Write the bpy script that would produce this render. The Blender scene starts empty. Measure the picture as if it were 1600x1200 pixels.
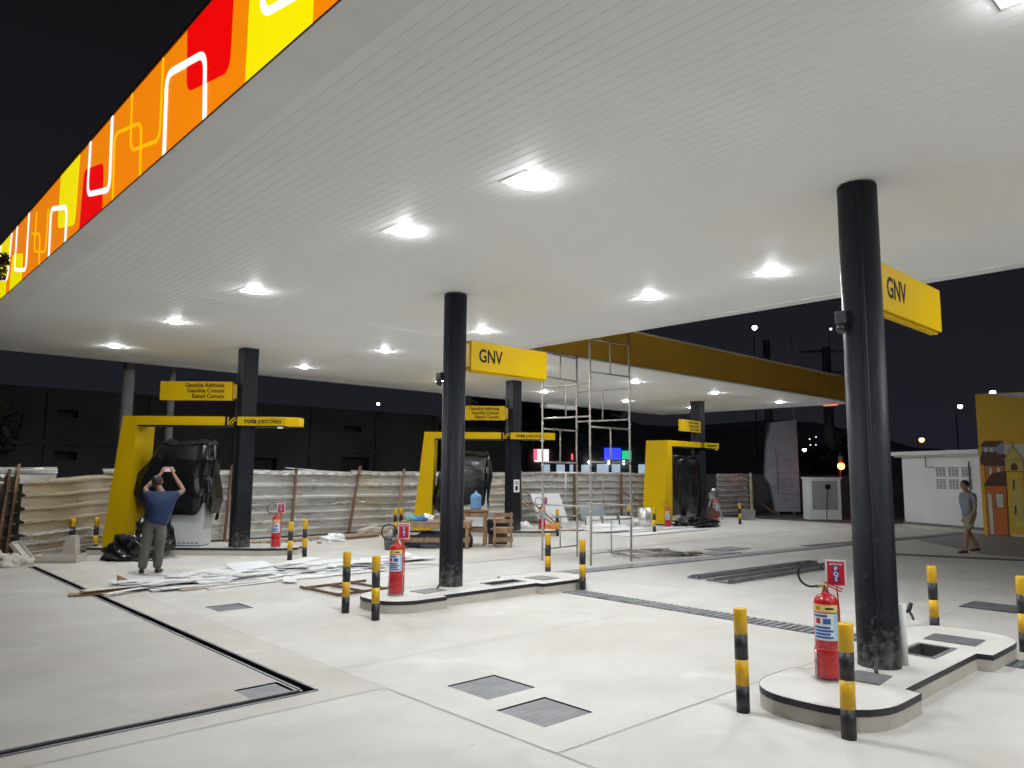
import bpy, bmesh, math, random
from mathutils import Vector, Matrix
from math import sin, cos, pi, radians as R
random.seed(7)
S = bpy.context.scene
COL = S.collection

# ------------------------------------------------------------------ camera, world, exposure
cd = bpy.data.cameras.new("camera"); cam = bpy.data.objects.new("camera", cd); COL.objects.link(cam)
rt = Vector((0.73194, -0.68131, 0.00832)); up = Vector((-0.08665, -0.08096, 0.99294)); fw = Vector((0.67583, 0.72750, 0.11830))
m3 = Matrix((rt, up, -fw)).transposed()
cam.matrix_world = Matrix.Translation((0, 0, 1.7)) @ m3.to_4x4()
cd.sensor_width = 36; cd.lens = 26.37; cd.clip_start = 0.05; cd.clip_end = 2000
S.camera = cam
W = bpy.data.worlds.new("World"); S.world = W; W.use_nodes = True
bg = W.node_tree.nodes["Background"]; bg.inputs[0].default_value = (0.0098, 0.0096, 0.0132, 1); bg.inputs[1].default_value = 1.0
_n = W.node_tree.nodes; _l = W.node_tree.links; _t = _n.new('ShaderNodeTexCoord'); _s = _n.new('ShaderNodeSeparateXYZ'); _r = _n.new('ShaderNodeValToRGB')
_l.new(_t.outputs['Generated'], _s.inputs[0]); _l.new(_s.outputs[2], _r.inputs[0]); _l.new(_r.outputs[0], bg.inputs[0])
_r.color_ramp.elements[0].position = 0.0; _r.color_ramp.elements[0].color = (.0135, .0140, .0200, 1)
_r.color_ramp.elements[1].position = 0.5; _r.color_ramp.elements[1].color = (.0072, .0064, .0078, 1)
S.view_settings.view_transform = 'Standard'; S.view_settings.look = 'None'; S.view_settings.exposure = 0; S.view_settings.gamma = 1
LAMP = 810.0          # luminance of the LED lenses that light the place at night
S.cycles.sample_clamp_indirect = 6

# ------------------------------------------------------------------ materials
def mat(name, col, rough=0.5, metal=0.0, var=0.08, scale=3.0, bump=0.0, bscale=40.0, spec=0.5, coat=0.0, emit=None, es=0.0, dirt=None, stretch=None):
    m = bpy.data.materials.new(name); m.use_nodes = True
    nt = m.node_tree; N = nt.nodes; L = nt.links; b = N["Principled BSDF"]
    b.inputs["Roughness"].default_value = rough; b.inputs["Metallic"].default_value = metal
    b.inputs["Specular IOR Level"].default_value = spec
    if coat: b.inputs["Coat Weight"].default_value = coat; b.inputs["Coat Roughness"].default_value = 0.05
    tc = N.new("ShaderNodeTexCoord"); mp = N.new("ShaderNodeMapping"); L.new(tc.outputs["Object"], mp.inputs[0])
    if stretch: mp.inputs["Scale"].default_value = stretch
    no = N.new("ShaderNodeTexNoise"); no.inputs["Scale"].default_value = scale; no.inputs["Detail"].default_value = 6; no.inputs["Roughness"].default_value = 0.62
    L.new(mp.outputs[0], no.inputs["Vector"])
    cr = N.new("ShaderNodeValToRGB"); cr.color_ramp.elements[0].position = 0.3; cr.color_ramp.elements[1].position = 0.7
    c = Vector(col); d = Vector(dirt) if dirt else c * (1 - var * 2)
    cr.color_ramp.elements[0].color = (*d, 1); cr.color_ramp.elements[1].color = (*[min(1, x) for x in c * (1 + var * .5)], 1)
    L.new(no.outputs["Fac"], cr.inputs[0]); L.new(cr.outputs[0], b.inputs["Base Color"])
    rr = N.new("ShaderNodeMapRange"); rr.inputs[3].default_value = max(0.02, rough - .1); rr.inputs[4].default_value = min(1, rough + .1)
    L.new(no.outputs["Fac"], rr.inputs[0]); L.new(rr.outputs[0], b.inputs["Roughness"])
    if bump:
        n2 = N.new("ShaderNodeTexNoise"); n2.inputs["Scale"].default_value = bscale; n2.inputs["Detail"].default_value = 5
        L.new(mp.outputs[0], n2.inputs["Vector"])
        bp = N.new("ShaderNodeBump"); bp.inputs["Strength"].default_value = bump; bp.inputs["Distance"].default_value = 0.02
        L.new(n2.outputs["Fac"], bp.inputs["Height"]); L.new(bp.outputs[0], b.inputs["Normal"])
    if emit:
        b.inputs["Emission Color"].default_value = (*emit, 1); b.inputs["Emission Strength"].default_value = es
    return m

def concrete(name, light, dark, stain, sscale=0.35, rough=0.55, stain_amt=0.35):
    m = bpy.data.materials.new(name); m.use_nodes = True
    nt = m.node_tree; N = nt.nodes; L = nt.links; b = N["Principled BSDF"]
    tc = N.new("ShaderNodeTexCoord")
    def noise(s, det=7, ro=.6, w=None):
        n = N.new("ShaderNodeTexNoise"); n.inputs["Scale"].default_value = s; n.inputs["Detail"].default_value = det; n.inputs["Roughness"].default_value = ro
        if w:
            mp = N.new("ShaderNodeMapping"); mp.inputs["Scale"].default_value = w; mp.inputs["Rotation"].default_value = (0, 0, .6)
            L.new(tc.outputs["Object"], mp.inputs[0]); L.new(mp.outputs[0], n.inputs["Vector"])
        else: L.new(tc.outputs["Object"], n.inputs["Vector"])
        return n.outputs["Fac"]
    def ramp(src, p0, p1, c0, c1):
        r = N.new("ShaderNodeValToRGB"); r.color_ramp.elements[0].position = p0; r.color_ramp.elements[1].position = p1
        r.color_ramp.elements[0].color = (*c0, 1); r.color_ramp.elements[1].color = (*c1, 1); L.new(src, r.inputs[0]); return r.outputs[0]
    def mix(f, a, c2, mode='MIX'):
        x = N.new("ShaderNodeMix"); x.data_type = 'RGBA'; x.blend_type = mode
        if isinstance(f, float): x.inputs[0].default_value = f
        else: L.new(f, x.inputs[0])
        L.new(a, x.inputs[6]); L.new(c2, x.inputs[7]); return x.outputs[2]
    base = ramp(noise(1.1, 8, .65, (1, 1.3, 1)), .32, .68, dark, light)
    st = ramp(noise(sscale, 9, .7), .46, .72, (0, 0, 0), (stain_amt,) * 3)
    stc = ramp(noise(6), .3, .7, stain, tuple(v * 1.15 for v in stain))
    c = mix(st, base, stc)
    fine = ramp(noise(55, 4, .7), .25, .75, (.88,) * 3, (1.0,) * 3)
    c = mix(1.0, c, fine, 'MULTIPLY')
    # trowel sweeps and scattered dark specks
    sw = ramp(noise(2.4, 5, .75, (.8, 1.9, 1)), .62, .74, (1, 1, 1), (.87, .86, .845))
    c = mix(1.0, c, sw, 'MULTIPLY')
    v = N.new("ShaderNodeTexVoronoi"); v.inputs["Scale"].default_value = 2.6; L.new(tc.outputs["Object"], v.inputs["Vector"])
    sp = ramp(v.outputs["Distance"], .012, .028, (.45, .43, .40), (1, 1, 1))
    c = mix(1.0, c, sp, 'MULTIPLY')
    bl = ramp(noise(.22, 6, .62), .38, .62, (.90, .885, .86), (1.03, 1.03, 1.03)); c = mix(1.0, c, bl, 'MULTIPLY')
    dr = ramp(noise(4.5, 9, .8), .64, .70, (1, 1, 1), (.86, .84, .80)); c = mix(1.0, c, dr, 'MULTIPLY')
    n4 = N.new("ShaderNodeTexNoise"); n4.inputs["Scale"].default_value = .8; n4.inputs["Detail"].default_value = 5; n4.inputs["Distortion"].default_value = 1.5; L.new(tc.outputs["Object"], n4.inputs["Vector"])
    sm = ramp(n4.outputs["Fac"], .58, .68, (1, 1, 1), (1.10, 1.10, 1.10)); c = mix(1.0, c, sm, 'MULTIPLY')
    L.new(c, b.inputs["Base Color"])
    rr = N.new("ShaderNodeMapRange"); rr.inputs[3].default_value = rough - .1; rr.inputs[4].default_value = rough + .15
    L.new(noise(3), rr.inputs[0]); L.new(rr.outputs[0], b.inputs["Roughness"])
    bp = N.new("ShaderNodeBump"); bp.inputs["Strength"].default_value = .12; bp.inputs["Distance"].default_value = .01
    L.new(noise(30, 6, .7), bp.inputs["Height"]); L.new(bp.outputs[0], b.inputs["Normal"])
    return m

def column_paint():
    m = mat("column_charcoal_paint", (.015, .0165, .021), .5, 0, .15, 2.0, .06, 60, spec=.15)
    nt = m.node_tree; N = nt.nodes; L = nt.links; b = N["Principled BSDF"]
    src = b.inputs["Base Color"].links[0].from_socket
    tc = N.new("ShaderNodeTexCoord"); sx = N.new("ShaderNodeSeparateXYZ"); L.new(tc.outputs["Object"], sx.inputs[0])
    mr = N.new("ShaderNodeMapRange"); mr.inputs[1].default_value = 0.02; mr.inputs[2].default_value = 0.55; mr.inputs[3].default_value = 0.42; mr.inputs[4].default_value = 0.20
    L.new(sx.outputs[2], mr.inputs[0])
    n = N.new("ShaderNodeTexNoise"); n.inputs["Scale"].default_value = 13; n.inputs["Detail"].default_value = 8; n.inputs["Roughness"].default_value = .72; L.new(tc.outputs["Object"], n.inputs["Vector"])
    a = N.new("ShaderNodeMath"); a.operation = 'ADD'; L.new(n.outputs["Fac"], a.inputs[0]); L.new(mr.outputs[0], a.inputs[1])
    rp = N.new("ShaderNodeValToRGB"); rp.color_ramp.elements[0].position = .80; rp.color_ramp.elements[1].position = 1.15
    rp.color_ramp.elements[0].color = (0, 0, 0, 1); rp.color_ramp.elements[1].color = (.30, .30, .30, 1); L.new(a.outputs[0], rp.inputs[0])
    x = N.new("ShaderNodeMix"); x.data_type = 'RGBA'; L.new(rp.outputs[0], x.inputs[0]); L.new(src, x.inputs[6]); x.inputs[7].default_value = (.36, .35, .32, 1)
    L.new(x.outputs[2], b.inputs["Base Color"])
    return m

M = {}
M['concrete'] = concrete("forecourt_concrete", (.675, .655, .62), (.585, .565, .53), (.50, .46, .40), .3, .55, .6)
M['concrete_old'] = concrete("worn_concrete", (.56, .535, .495), (.47, .45, .41), (.43, .36, .30), .55, .6, .55)
M['concrete_band'] = concrete("drain_band_concrete", (.62, .59, .54), (.55, .52, .47), (.44, .385, .32), .5)
M['asphalt'] = concrete("dark_yard", (.13, .125, .12), (.09, .088, .085), (.07, .065, .06), .2, .7)
M['kerb_top'] = concrete("island_white_concrete", (.74, .725, .695), (.67, .655, .62), (.55, .51, .44), .9)
M['kerb_side'] = concrete("island_side_concrete", (.64, .60, .54), (.54, .50, .44), (.40, .34, .27), 1.6, .7, .6)
M['stripe'] = mat("island_black_stripe", (.022, .022, .026), .5, 0, .2, 8)
M['void'] = mat("pit_dark_concrete", (.05, .048, .045), .9)
M['column'] = column_paint()
M['steel_grey'] = mat("grey_steel_plate", (.23, .23, .24), .45, .3, .3, 4, .15, 30, dirt=(.13, .13, .135))
M['grate'] = mat("grey_grate_plate", (.30, .30, .31), .5, .25, .25, 5, .1, 40)
M['black'] = mat("black_plastic", (.012, .012, .013), .45)
M['soffit'] = mat("white_pvc_soffit", (.88, .885, .875), .55, 0, .02, .5, spec=.25)
M['trim'] = mat("white_trim", (.84, .84, .825), .5, 0, .05, 1)
M['roof'] = mat("roof_metal", (.10, .10, .11), .6)
M['fx_orange'] = mat("backlit_orange_acrylic", (.5, .12, .003), .25, emit=(1.0, .262, .0005), es=1.0, coat=.5)
M['fx_red'] = mat("backlit_red_acrylic", (.4, .0, .003), .25, emit=(1.0, .001, .0008), es=.95, coat=.5)
M['fx_yellow'] = mat("backlit_yellow_acrylic", (.5, .4, .0), .25, emit=(1.0, .86, .0005), es=1.05, coat=.5)
M['fx_gold'] = mat("backlit_gold_line", (.5, .3, .0), .25, emit=(1.0, .55, .002), es=1.05, coat=.5)
M['fx_white'] = mat("backlit_white_line", (.6, .6, .6), .25, emit=(1.0, .97, .92), es=1.3, coat=.5)
M['fx_edge'] = mat("dark_red_edge_trim", (.05, .012, .006), .5)
M['ochre'] = mat("ochre_fascia_panel", (.95, .55, .06), .5, 0, .06, .6)
M['yellow'] = mat("yellow_gloss_panel", (.60, .385, .0012), .5, 0, .04, .8, spec=.12)
M['sign_edge'] = mat("sign_edge_dark_yellow_paint", (.45, .25, .004), .4)  # darker yellow paint for sign brackets and the access panel line
M['ink'] = mat("black_lettering_film", (.011, .009, .007), .6, spec=.15)
M['bol_y'] = mat("bollard_yellow_paint", (.78, .46, .006), .38, 0, .12, 6, dirt=(.62, .34, .01))
M['bol_k'] = mat("bollard_black_paint", (.022, .022, .024), .42, 0, .2, 6)
M['ext_red'] = mat("extinguisher_red_paint", (.53, .012, .018), .28, 0, .1, 3, coat=.35)
M['red_sign'] = mat("red_sign_film", (.58, .012, .03), .4)
M['white_film'] = mat("white_film", (.78, .78, .77), .45, 0, .03, 3)
M['blue_film'] = mat("blue_film", (.03, .14, .48), .4)
M['cyan_film'] = mat("pale_blue_film", (.36, .66, .80), .4)
M['cream_film'] = mat("cream_warning_film", (.78, .62, .22), .4)
M['purple_film'] = mat("purple_film", (.10, .03, .22), .4)
M['rubber'] = mat("black_rubber", (.015, .015, .016), .5)
M['brass'] = mat("brass_valve", (.45, .28, .12), .35, .8)
M['chrome'] = mat("bare_steel", (.55, .55, .56), .3, .9)
M['zinc'] = mat("zinc_sheet", (.66, .66, .645), .28, .5, .1, 1.3, .05, 7, dirt=(.50, .48, .44), stretch=(.5, 1, 3))
M['zinc_dull'] = mat("weathered_zinc_sheet", (.62, .56, .45), .3, .45, .2, 1.6, .06, 6, dirt=(.44, .37, .28), stretch=(.4, 1, 4))
M['zinc_rust'] = mat("rusty_zinc_sheet", (.20, .155, .115), .6, .25, .35, 2.5, .3, 8, dirt=(.08, .055, .04))
M['wood'] = mat("raw_timber", (.36, .235, .13), .75, 0, .3, 4, .3, 30, dirt=(.17, .10, .055), stretch=(3, 3, .4))
M['wood_dark'] = mat("brown_timber", (.20, .11, .065), .75, 0, .3, 4, .3, 30, dirt=(.10, .055, .03), stretch=(4, 4, .5))
M['wood_pale'] = mat("pale_timber", (.50, .41, .29), .75, 0, .25, 4, .3, 30)
M['ply'] = mat("old_plywood", (.50, .35, .16), .7, 0, .3, 3, .2, 20)
M['pvc'] = mat("white_pvc_strip", (.86, .86, .85), .35, 0, .06, 3)
M['pvc_grey'] = mat("pale_grey_board", (.66, .67, .67), .45, 0, .06, 1.5)
M['blue_board'] = mat("blue_grey_board", (.33, .37, .41), .5, 0, .1, 1.5)
M['film'] = mat("black_plastic_sheet", (.010, .010, .012), .23, 0, .2, 3, spec=.55)
def creased(m):
    nt = m.node_tree; N = nt.nodes; L = nt.links; b = N["Principled BSDF"]
    tc = N.new("ShaderNodeTexCoord"); n1 = N.new("ShaderNodeTexNoise"); n1.inputs["Scale"].default_value = 1.6; n1.inputs["Detail"].default_value = 3; n1.inputs["Distortion"].default_value = 2.2
    L.new(tc.outputs["Object"], n1.inputs["Vector"])
    v = N.new("ShaderNodeTexVoronoi"); v.feature = 'DISTANCE_TO_EDGE'; v.inputs["Scale"].default_value = 3.2
    mx = N.new("ShaderNodeMix"); mx.data_type = 'VECTOR'; mx.inputs[0].default_value = .25; L.new(tc.outputs["Object"], mx.inputs[4]); L.new(n1.outputs["Color"], mx.inputs[5]); L.new(mx.outputs[1], v.inputs["Vector"])
    a = N.new("ShaderNodeMath"); a.operation = 'MULTIPLY_ADD'; L.new(v.outputs["Distance"], a.inputs[0]); a.inputs[1].default_value = 1.3; L.new(n1.outputs["Fac"], a.inputs[2])
    bp = N.new("ShaderNodeBump"); bp.inputs["Strength"].default_value = .35; bp.inputs["Distance"].default_value = .03
    L.new(a.outputs[0], bp.inputs["Height"]); L.new(bp.outputs[0], b.inputs["Normal"])
creased(M['film'])
M['pump_white'] = mat("white_pump_enamel", (.62, .63, .64), .35, 0, .06, 2)
M['pump_grey'] = mat("grey_pump_side", (.42, .42, .42), .4, 0, .08, 2)
M['tube'] = mat("scaffold_tube_steel", (.50, .49, .465), .4, .5, .2, 6, dirt=(.36, .31, .26))
M['tube_rust'] = mat("rusty_tube", (.19, .11, .065), .7, .3, .35, 8, dirt=(.09, .045, .025))
M['skin'] = mat("brown_skin", (.30, .155, .095), .5, 0, .1, 9)
M['hair'] = mat("short_dark_hair", (.018, .014, .012), .6, 0, .2, 40, .4, 90)
M['navy'] = mat("dark_blue_polo", (.008, .026, .085), .8, 0, .15, 8, .3, 25)
M['trouser'] = mat("grey_green_trousers", (.125, .125, .11), .85, 0, .15, 8, .3, 25)
M['shoe'] = mat("black_shoe", (.018, .017, .016), .5)
M['tee'] = mat("grey_tee", (.21, .24, .29), .85, 0, .12, 8, .3, 25)
M['shorts'] = mat("olive_yellow_shorts", (.36, .33, .13), .85, 0, .3, 9, .3, 25, dirt=(.16, .17, .16))
M['phone_white'] = mat("white_phone", (.70, .70, .70), .3)
M['screen'] = mat("lit_phone_screen", (.3, .2, .25), .3, emit=(.8, .55, .62), es=.55)
M['jug'] = mat("blue_water_jug", (.16, .36, .62), .22, 0, .15, 5, coat=.3)
M['bucket'] = mat("grey_bucket", (.17, .175, .165), .55, 0, .3, 7)
M['orange'] = mat("orange_plastic", (.75, .22, .03), .5)
M['teal'] = mat("teal_cloth", (.18, .45, .38), .8, 0, .2, 9)
M['bluecloth'] = mat("blue_cloth", (.04, .19, .42), .7, 0, .2, 9)
M['rag'] = mat("grey_rag", (.42, .42, .44), .85, 0, .2, 9)
M['jeans'] = mat("blue_grey_cloth", (.10, .12, .15), .85, 0, .25, 9)
M['wall_white'] = mat("white_painted_wall", (.76, .76, .76), .7, 0, .06, .8, .1, 20)
M['wall_grey'] = mat("grey_render", (.30, .31, .32), .8, 0, .1, .8)
M['louvre'] = mat("dark_louvre", (.16, .16, .155), .6)
M['mural_y'] = mat("mural_yellow", (.86, .53, .05), .6, 0, .06, 1)
M['mural_w'] = mat("mural_white", (.74, .73, .68), .6)
M['mural_o'] = mat("mural_orange", (.70, .21, .045), .6, 0, .08, 3)
M['mural_l'] = mat("mural_lemon", (.74, .60, .14), .6, 0, .1, 3)
M['mural_roof'] = mat("mural_brown_roof", (.15, .075, .05), .6, 0, .2, 9)
M['mural_b'] = mat("mural_blue_grey", (.36, .40, .48), .6)
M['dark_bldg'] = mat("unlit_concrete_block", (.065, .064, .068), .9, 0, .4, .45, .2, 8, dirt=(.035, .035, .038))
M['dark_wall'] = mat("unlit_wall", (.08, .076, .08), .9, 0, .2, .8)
M['opening'] = mat("dark_opening", (.03, .03, .033), .8)
M['pole'] = mat("concrete_pole", (.22, .22, .22), .8, 0, .15, 2)
M['leaf'] = mat("dark_leaf", (.022, .036, .018), .7, 0, .4, 2)
M['bark'] = mat("bark", (.06, .045, .035), .9, 0, .3, 6)
M['hill'] = mat("night_hill", (.42, .43, .46), .95, 0, .3, .02)
M['plate'] = mat("grey_cladding_plate", (.40, .425, .50), .55, .2, .12, 1.2)
M['led'] = mat("led_lens", (.9, .9, .9), .3, emit=(.93, .97, 1.0), es=LAMP)
M['lamp_house'] = mat("lamp_white_housing", (.82, .82, .81), .5)
M['gap'] = mat("lamp_recess_gap", (.22, .22, .225), .7)
def glow(name, c, s): return mat(name, (.2, .2, .2), .5, emit=c, es=s)
M['g_white'] = glow("white_street_light", (.92, .96, 1), 14)
M['g_dim'] = glow("dim_white_light", (.9, .95, 1), 2.0)
M['g_amber'] = glow("sodium_street_light", (1, .42, .12), 14)
M['g_red'] = glow("orange_warning_light", (1, .16, .03), 16)
M['g_pink'] = glow("red_shop_sign_light", (1, .10, .16), 1.5)
M['g_pinkw'] = glow("white_shop_sign_light", (1, .75, .8), 1.5)
M['g_blue'] = glow("blue_shop_sign_light", (.03, .06, 1), 1.2)
M['g_green'] = glow("green_shop_sign_light", (.01, .75, .30), .8)
M['g_shop'] = glow("lit_shop_window", (.62, .80, 1), .55)
M['g_tail'] = glow("orange_marker", (1, .15, .05), .9)

# ------------------------------------------------------------------ mesh helpers
class MB:
    def __init__(s): s.bm = bmesh.new(); s.mi = 0; s.T = Matrix.Identity(4)
    def face(s, pts, mi=None):
        try: f = s.bm.faces.new([s.bm.verts.new(s.T @ Vector(p)) for p in pts])
        except ValueError: return
        f.material_index = s.mi if mi is None else mi; return f
    def box(s, c, d, rot=None, mi=None, bev=0):
        x, y, z = d[0] / 2, d[1] / 2, d[2] / 2
        X = s.T @ Matrix.Translation(c) @ (rot.to_4x4() if rot else Matrix.Identity(4))
        v = [s.bm.verts.new(X @ Vector((i * x, j * y, k * z))) for i in (-1, 1) for j in (-1, 1) for k in (-1, 1)]
        fs = []
        for q in ((0, 1, 3, 2), (4, 6, 7, 5), (0, 4, 5, 1), (2, 3, 7, 6), (0, 2, 6, 4), (1, 5, 7, 3)):
            f = s.bm.faces.new([v[i] for i in q]); f.material_index = s.mi if mi is None else mi; fs.append(f)
        if bev:
            es = list({e for f in fs for e in f.edges})
            r = bmesh.ops.bevel(s.bm, geom=es, offset=bev, segments=2, affect='EDGES', profile=.7)
            for f in r['faces']: f.material_index = s.mi if mi is None else mi
        return s
    def bar(s, a, b, w, h, mi=None, upv=(0, 0, 1)):
        a, b = Vector(a), Vector(b); d = b - a; y = d.normalized(); u = Vector(upv)
        if abs(y.dot(u)) > .95: u = Vector((1, 0, 0))
        x = y.cross(u).normalized(); z = x.cross(y)
        s.box((a + b) / 2, (w, d.length, h), Matrix((x, y, z)).transposed(), mi); return s
    def tube(s, pts, r, seg=10, mi=None, cap=True, smooth=True):
        pts = [Vector(p) for p in pts]; rs = r if isinstance(r, (list, tuple)) else [r] * len(pts); rings = []
        u = None
        for i, p in enumerate(pts):
            t = (pts[min(i + 1, len(pts) - 1)] - pts[max(i - 1, 0)]).normalized()
            if u is None:
                u = t.orthogonal().normalized()
            else:
                u = (u - t * u.dot(t)); u = u.normalized() if u.length > 1e-6 else t.orthogonal().normalized()
            w = t.cross(u)
            rings.append([s.bm.verts.new(s.T @ (p + (u * cos(2 * pi * k / seg) + w * sin(2 * pi * k / seg)) * rs[i])) for k in range(seg)])
        for a, b in zip(rings, rings[1:]):
            for k in range(seg):
                f = s.bm.faces.new((a[k], a[(k + 1) % seg], b[(k + 1) % seg], b[k])); f.smooth = smooth; f.material_index = s.mi if mi is None else mi
        if cap:
            for q in (list(reversed(rings[0])), rings[-1]):
                f = s.bm.faces.new(q); f.material_index = s.mi if mi is None else mi
        return s
    def lathe(s, prof, c=(0, 0, 0), seg=24, mi=None, smooth=True):
        rings = []
        for r, z in prof:
            rings.append([s.bm.verts.new(s.T @ Vector((c[0] + r * cos(2 * pi * k / seg), c[1] + r * sin(2 * pi * k / seg), c[2] + z))) for k in range(seg)])
        for a, b in zip(rings, rings[1:]):
            for k in range(seg):
                f = s.bm.faces.new((a[k], a[(k + 1) % seg], b[(k + 1) % seg], b[k])); f.smooth = smooth; f.material_index = s.mi if mi is None else mi
        for q in (list(reversed(rings[0])), rings[-1]):
            f = s.bm.faces.new(q); f.material_index = s.mi if mi is None else mi
        return s
    def prism(s, poly, a, b, fn=None, mi=None, side_mi=None):
        """poly in (p,q); fn(p,q,h) -> xyz"""
        fn = fn or (lambda p, q, h: (p, q, h)); n = len(poly)
        lo = [s.bm.verts.new(s.T @ Vector(fn(p, q, a))) for p, q in poly]; hi = [s.bm.verts.new(s.T @ Vector(fn(p, q, b))) for p, q in poly]
        m_ = s.mi if mi is None else mi
        for q in (list(reversed(lo)), hi):
            f = s.bm.faces.new(q); f.material_index = m_
        for k in range(n):
            f = s.bm.faces.new((lo[k], lo[(k + 1) % n], hi[(k + 1) % n], hi[k])); f.material_index = m_ if side_mi is None else side_mi
        return s
    def build(s, name, mats, parent=None, loc=None, rotz=None, recalc=True):
        if recalc: bmesh.ops.recalc_face_normals(s.bm, faces=s.bm.faces)
        me = bpy.data.meshes.new(name); s.bm.to_mesh(me); s.bm.free()
        for m_ in (mats if isinstance(mats, (list, tuple)) else [mats]): me.materials.append(m_)
        o = bpy.data.objects.new(name, me); COL.objects.link(o)
        if parent: o.parent = parent
        if loc is not None: o.location = loc
        if rotz is not None: o.rotation_euler = (0, 0, rotz)
        return o

def tag(o, label=None, cat=None, group=None, kind=None):
    if label: o["label"] = label
    if cat: o["category"] = cat
    if group: o["group"] = group
    if kind: o["kind"] = kind
    return o
def thing(name, label, cat, loc=(0, 0, 0), rotz=0, group=None):
    o = bpy.data.objects.new(name, None); COL.objects.link(o); o.location = loc; o.rotation_euler = (0, 0, rotz); o.empty_display_size = .2
    return tag(o, label, cat, group)
def copy_tree(o, parent=None):
    c = o.copy(); COL.objects.link(c)
    if parent: c.parent = parent
    for ch in [x for x in bpy.data.objects if x.parent == o]: copy_tree(ch, c)
    return c
def place(o, loc, rotz=0, label=None, group=None):
    o.location = loc; o.rotation_euler = (0, 0, rotz); return tag(o, label, None, group)
def structure(o): o["kind"] = "structure"; return o

FONT = None
def text(body, size, m, parent, Mx, name="lettering", bold=0.0, align='LEFT', ext=.001, sx=1.0, space=1.0):
    cu = bpy.data.curves.new("t", 'FONT'); cu.body = body; cu.size = size; cu.extrude = ext; cu.offset = bold; cu.align_x = align; cu.space_line = space
    cu.resolution_u = 3
    to = bpy.data.objects.new("t", cu); COL.objects.link(to)
    bpy.context.view_layer.update()
    me = bpy.data.meshes.new_from_object(to.evaluated_get(bpy.context.evaluated_depsgraph_get()))
    bpy.data.objects.remove(to)
    me.transform(Mx @ Matrix.Diagonal((sx, 1, 1, 1))); me.materials.clear(); me.materials.append(m); me.name = name
    o = bpy.data.objects.new(name, me); COL.objects.link(o); o.parent = parent
    return o
def frontM(x, y, z, rz=0):   # text plane standing upright, read from -y (rz turns it)
    return Matrix.Translation((x, y, z)) @ Matrix.Rotation(rz, 4, 'Z') @ Matrix.Rotation(pi / 2, 4, 'X')

H = 4.28   # soffit height
HZ = .145  # kerb height of the islands
# ------------------------------------------------------------------ ground with real holes
def sheet_with_holes(name, x0, x1, y0, y1, z, holes, m, grid=None):
    xs = sorted({x0, x1, *[h[0] for h in holes], *[h[1] for h in holes]}); ys = sorted({y0, y1, *[h[2] for h in holes], *[h[3] for h in holes]})
    xs = [x for x in xs if x0 <= x <= x1]; ys = [y for y in ys if y0 <= y <= y1]
    b = bmesh.new(); V = {}
    def v(x, y):
        if (x, y) not in V: V[(x, y)] = b.verts.new((x, y, z))
        return V[(x, y)]
    for i in range(len(xs) - 1):
        for j in range(len(ys) - 1):
            cx, cy = (xs[i] + xs[i + 1]) / 2, (ys[j] + ys[j + 1]) / 2
            if any(h[0] < cx < h[1] and h[2] < cy < h[3] for h in holes): continue
            b.faces.new((v(xs[i], ys[j]), v(xs[i + 1], ys[j]), v(xs[i + 1], ys[j + 1]), v(xs[i], ys[j + 1])))
    me = bpy.data.meshes.new(name); b.to_mesh(me); b.free(); me.materials.append(m)
    o = bpy.data.objects.new(name, me); COL.objects.link(o); return structure(o)

DR = (2.975, 3.045)       # slot drain along y
DY = (5.50, 5.575)        # slot drain along x
holes = [(DR[0], DR[1], DY[0], 15.6), (-4.0, DR[0], DY[0], DY[1])]
covers = [(3.90, 4.41, 4.44, 4.94), (3.78, 4.28, 3.72, 4.21), (3.79, 4.23, 9.28, 9.72), (2.57, 2.93, 5.585, 5.93)]
holes += covers
GR = (8.10, 8.47)         # transverse grated drain
holes += [(GR[0], GR[1], -1.5, 7.66)]
sheet_with_holes("concrete_forecourt", -8, 27.6, -16, 19.5, 0.0, holes, M['concrete'])
g = MB(); g.face(((-900, -900, -.35), (900, -900, -.35), (900, 900, -.35), (-900, 900, -.35))); structure(g.build("ground", M['asphalt']))
g = MB()
for x0, x1, y0, y1 in ((-60, -8, -60, 60), (27.6, 90, -60, 60), (-8, 27.6, -60, -16), (-8, 27.6, 19.5, 60)):
    g.face(((x0, y0, -.004), (x1, y0, -.004), (x1, y1, -.004), (x0, y1, -.004)))
structure(g.build("yard", M['asphalt']))
# older slab on the left of the slot drain and the band beside it (4 mm sheets)
sheet_with_holes("worn_slab", -8, DR[0] - .03, DY[1] + .03, 17.0, .004, covers, M['concrete_old'])
g = MB()
g.face(((DR[1] + .02, 5.21, .0025), (3.486, 5.21, .0025), (3.486, 16.5, .0025), (DR[1] + .02, 16.5, .0025)))
g.face(((-8, 5.21, .0025), (DR[1] + .02, 5.21, .0025), (DR[1] + .02, DY[0] - .02, .0025), (-8, DY[0] - .02, .0025)))
structure(g.build("drain_border_slab", M['concrete_band']))
g = MB()   # sawn joints
def joint(x0, x1, y0, y1): g.face(((x0, y0, .005), (x1, y0, .005), (x1, y1, .005), (x0, y1, .005)))
joint(3.489, 3.497, -9, 16.5); joint(3.5, 8.1, 5.94, 5.948); joint(3.5, 12, 3.325, 3.333); joint(3.5, 20, .8, .808)
joint(6.6, 27, 11.18, 11.22); joint(12.2, 12.21, -9, 11.1)
structure(g.build("floor_joint", mat("sawn_joint_line", (.46, .44, .40), .9, 0, .3, 5)))  # grey-beige colour of the sawn joints
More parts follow.
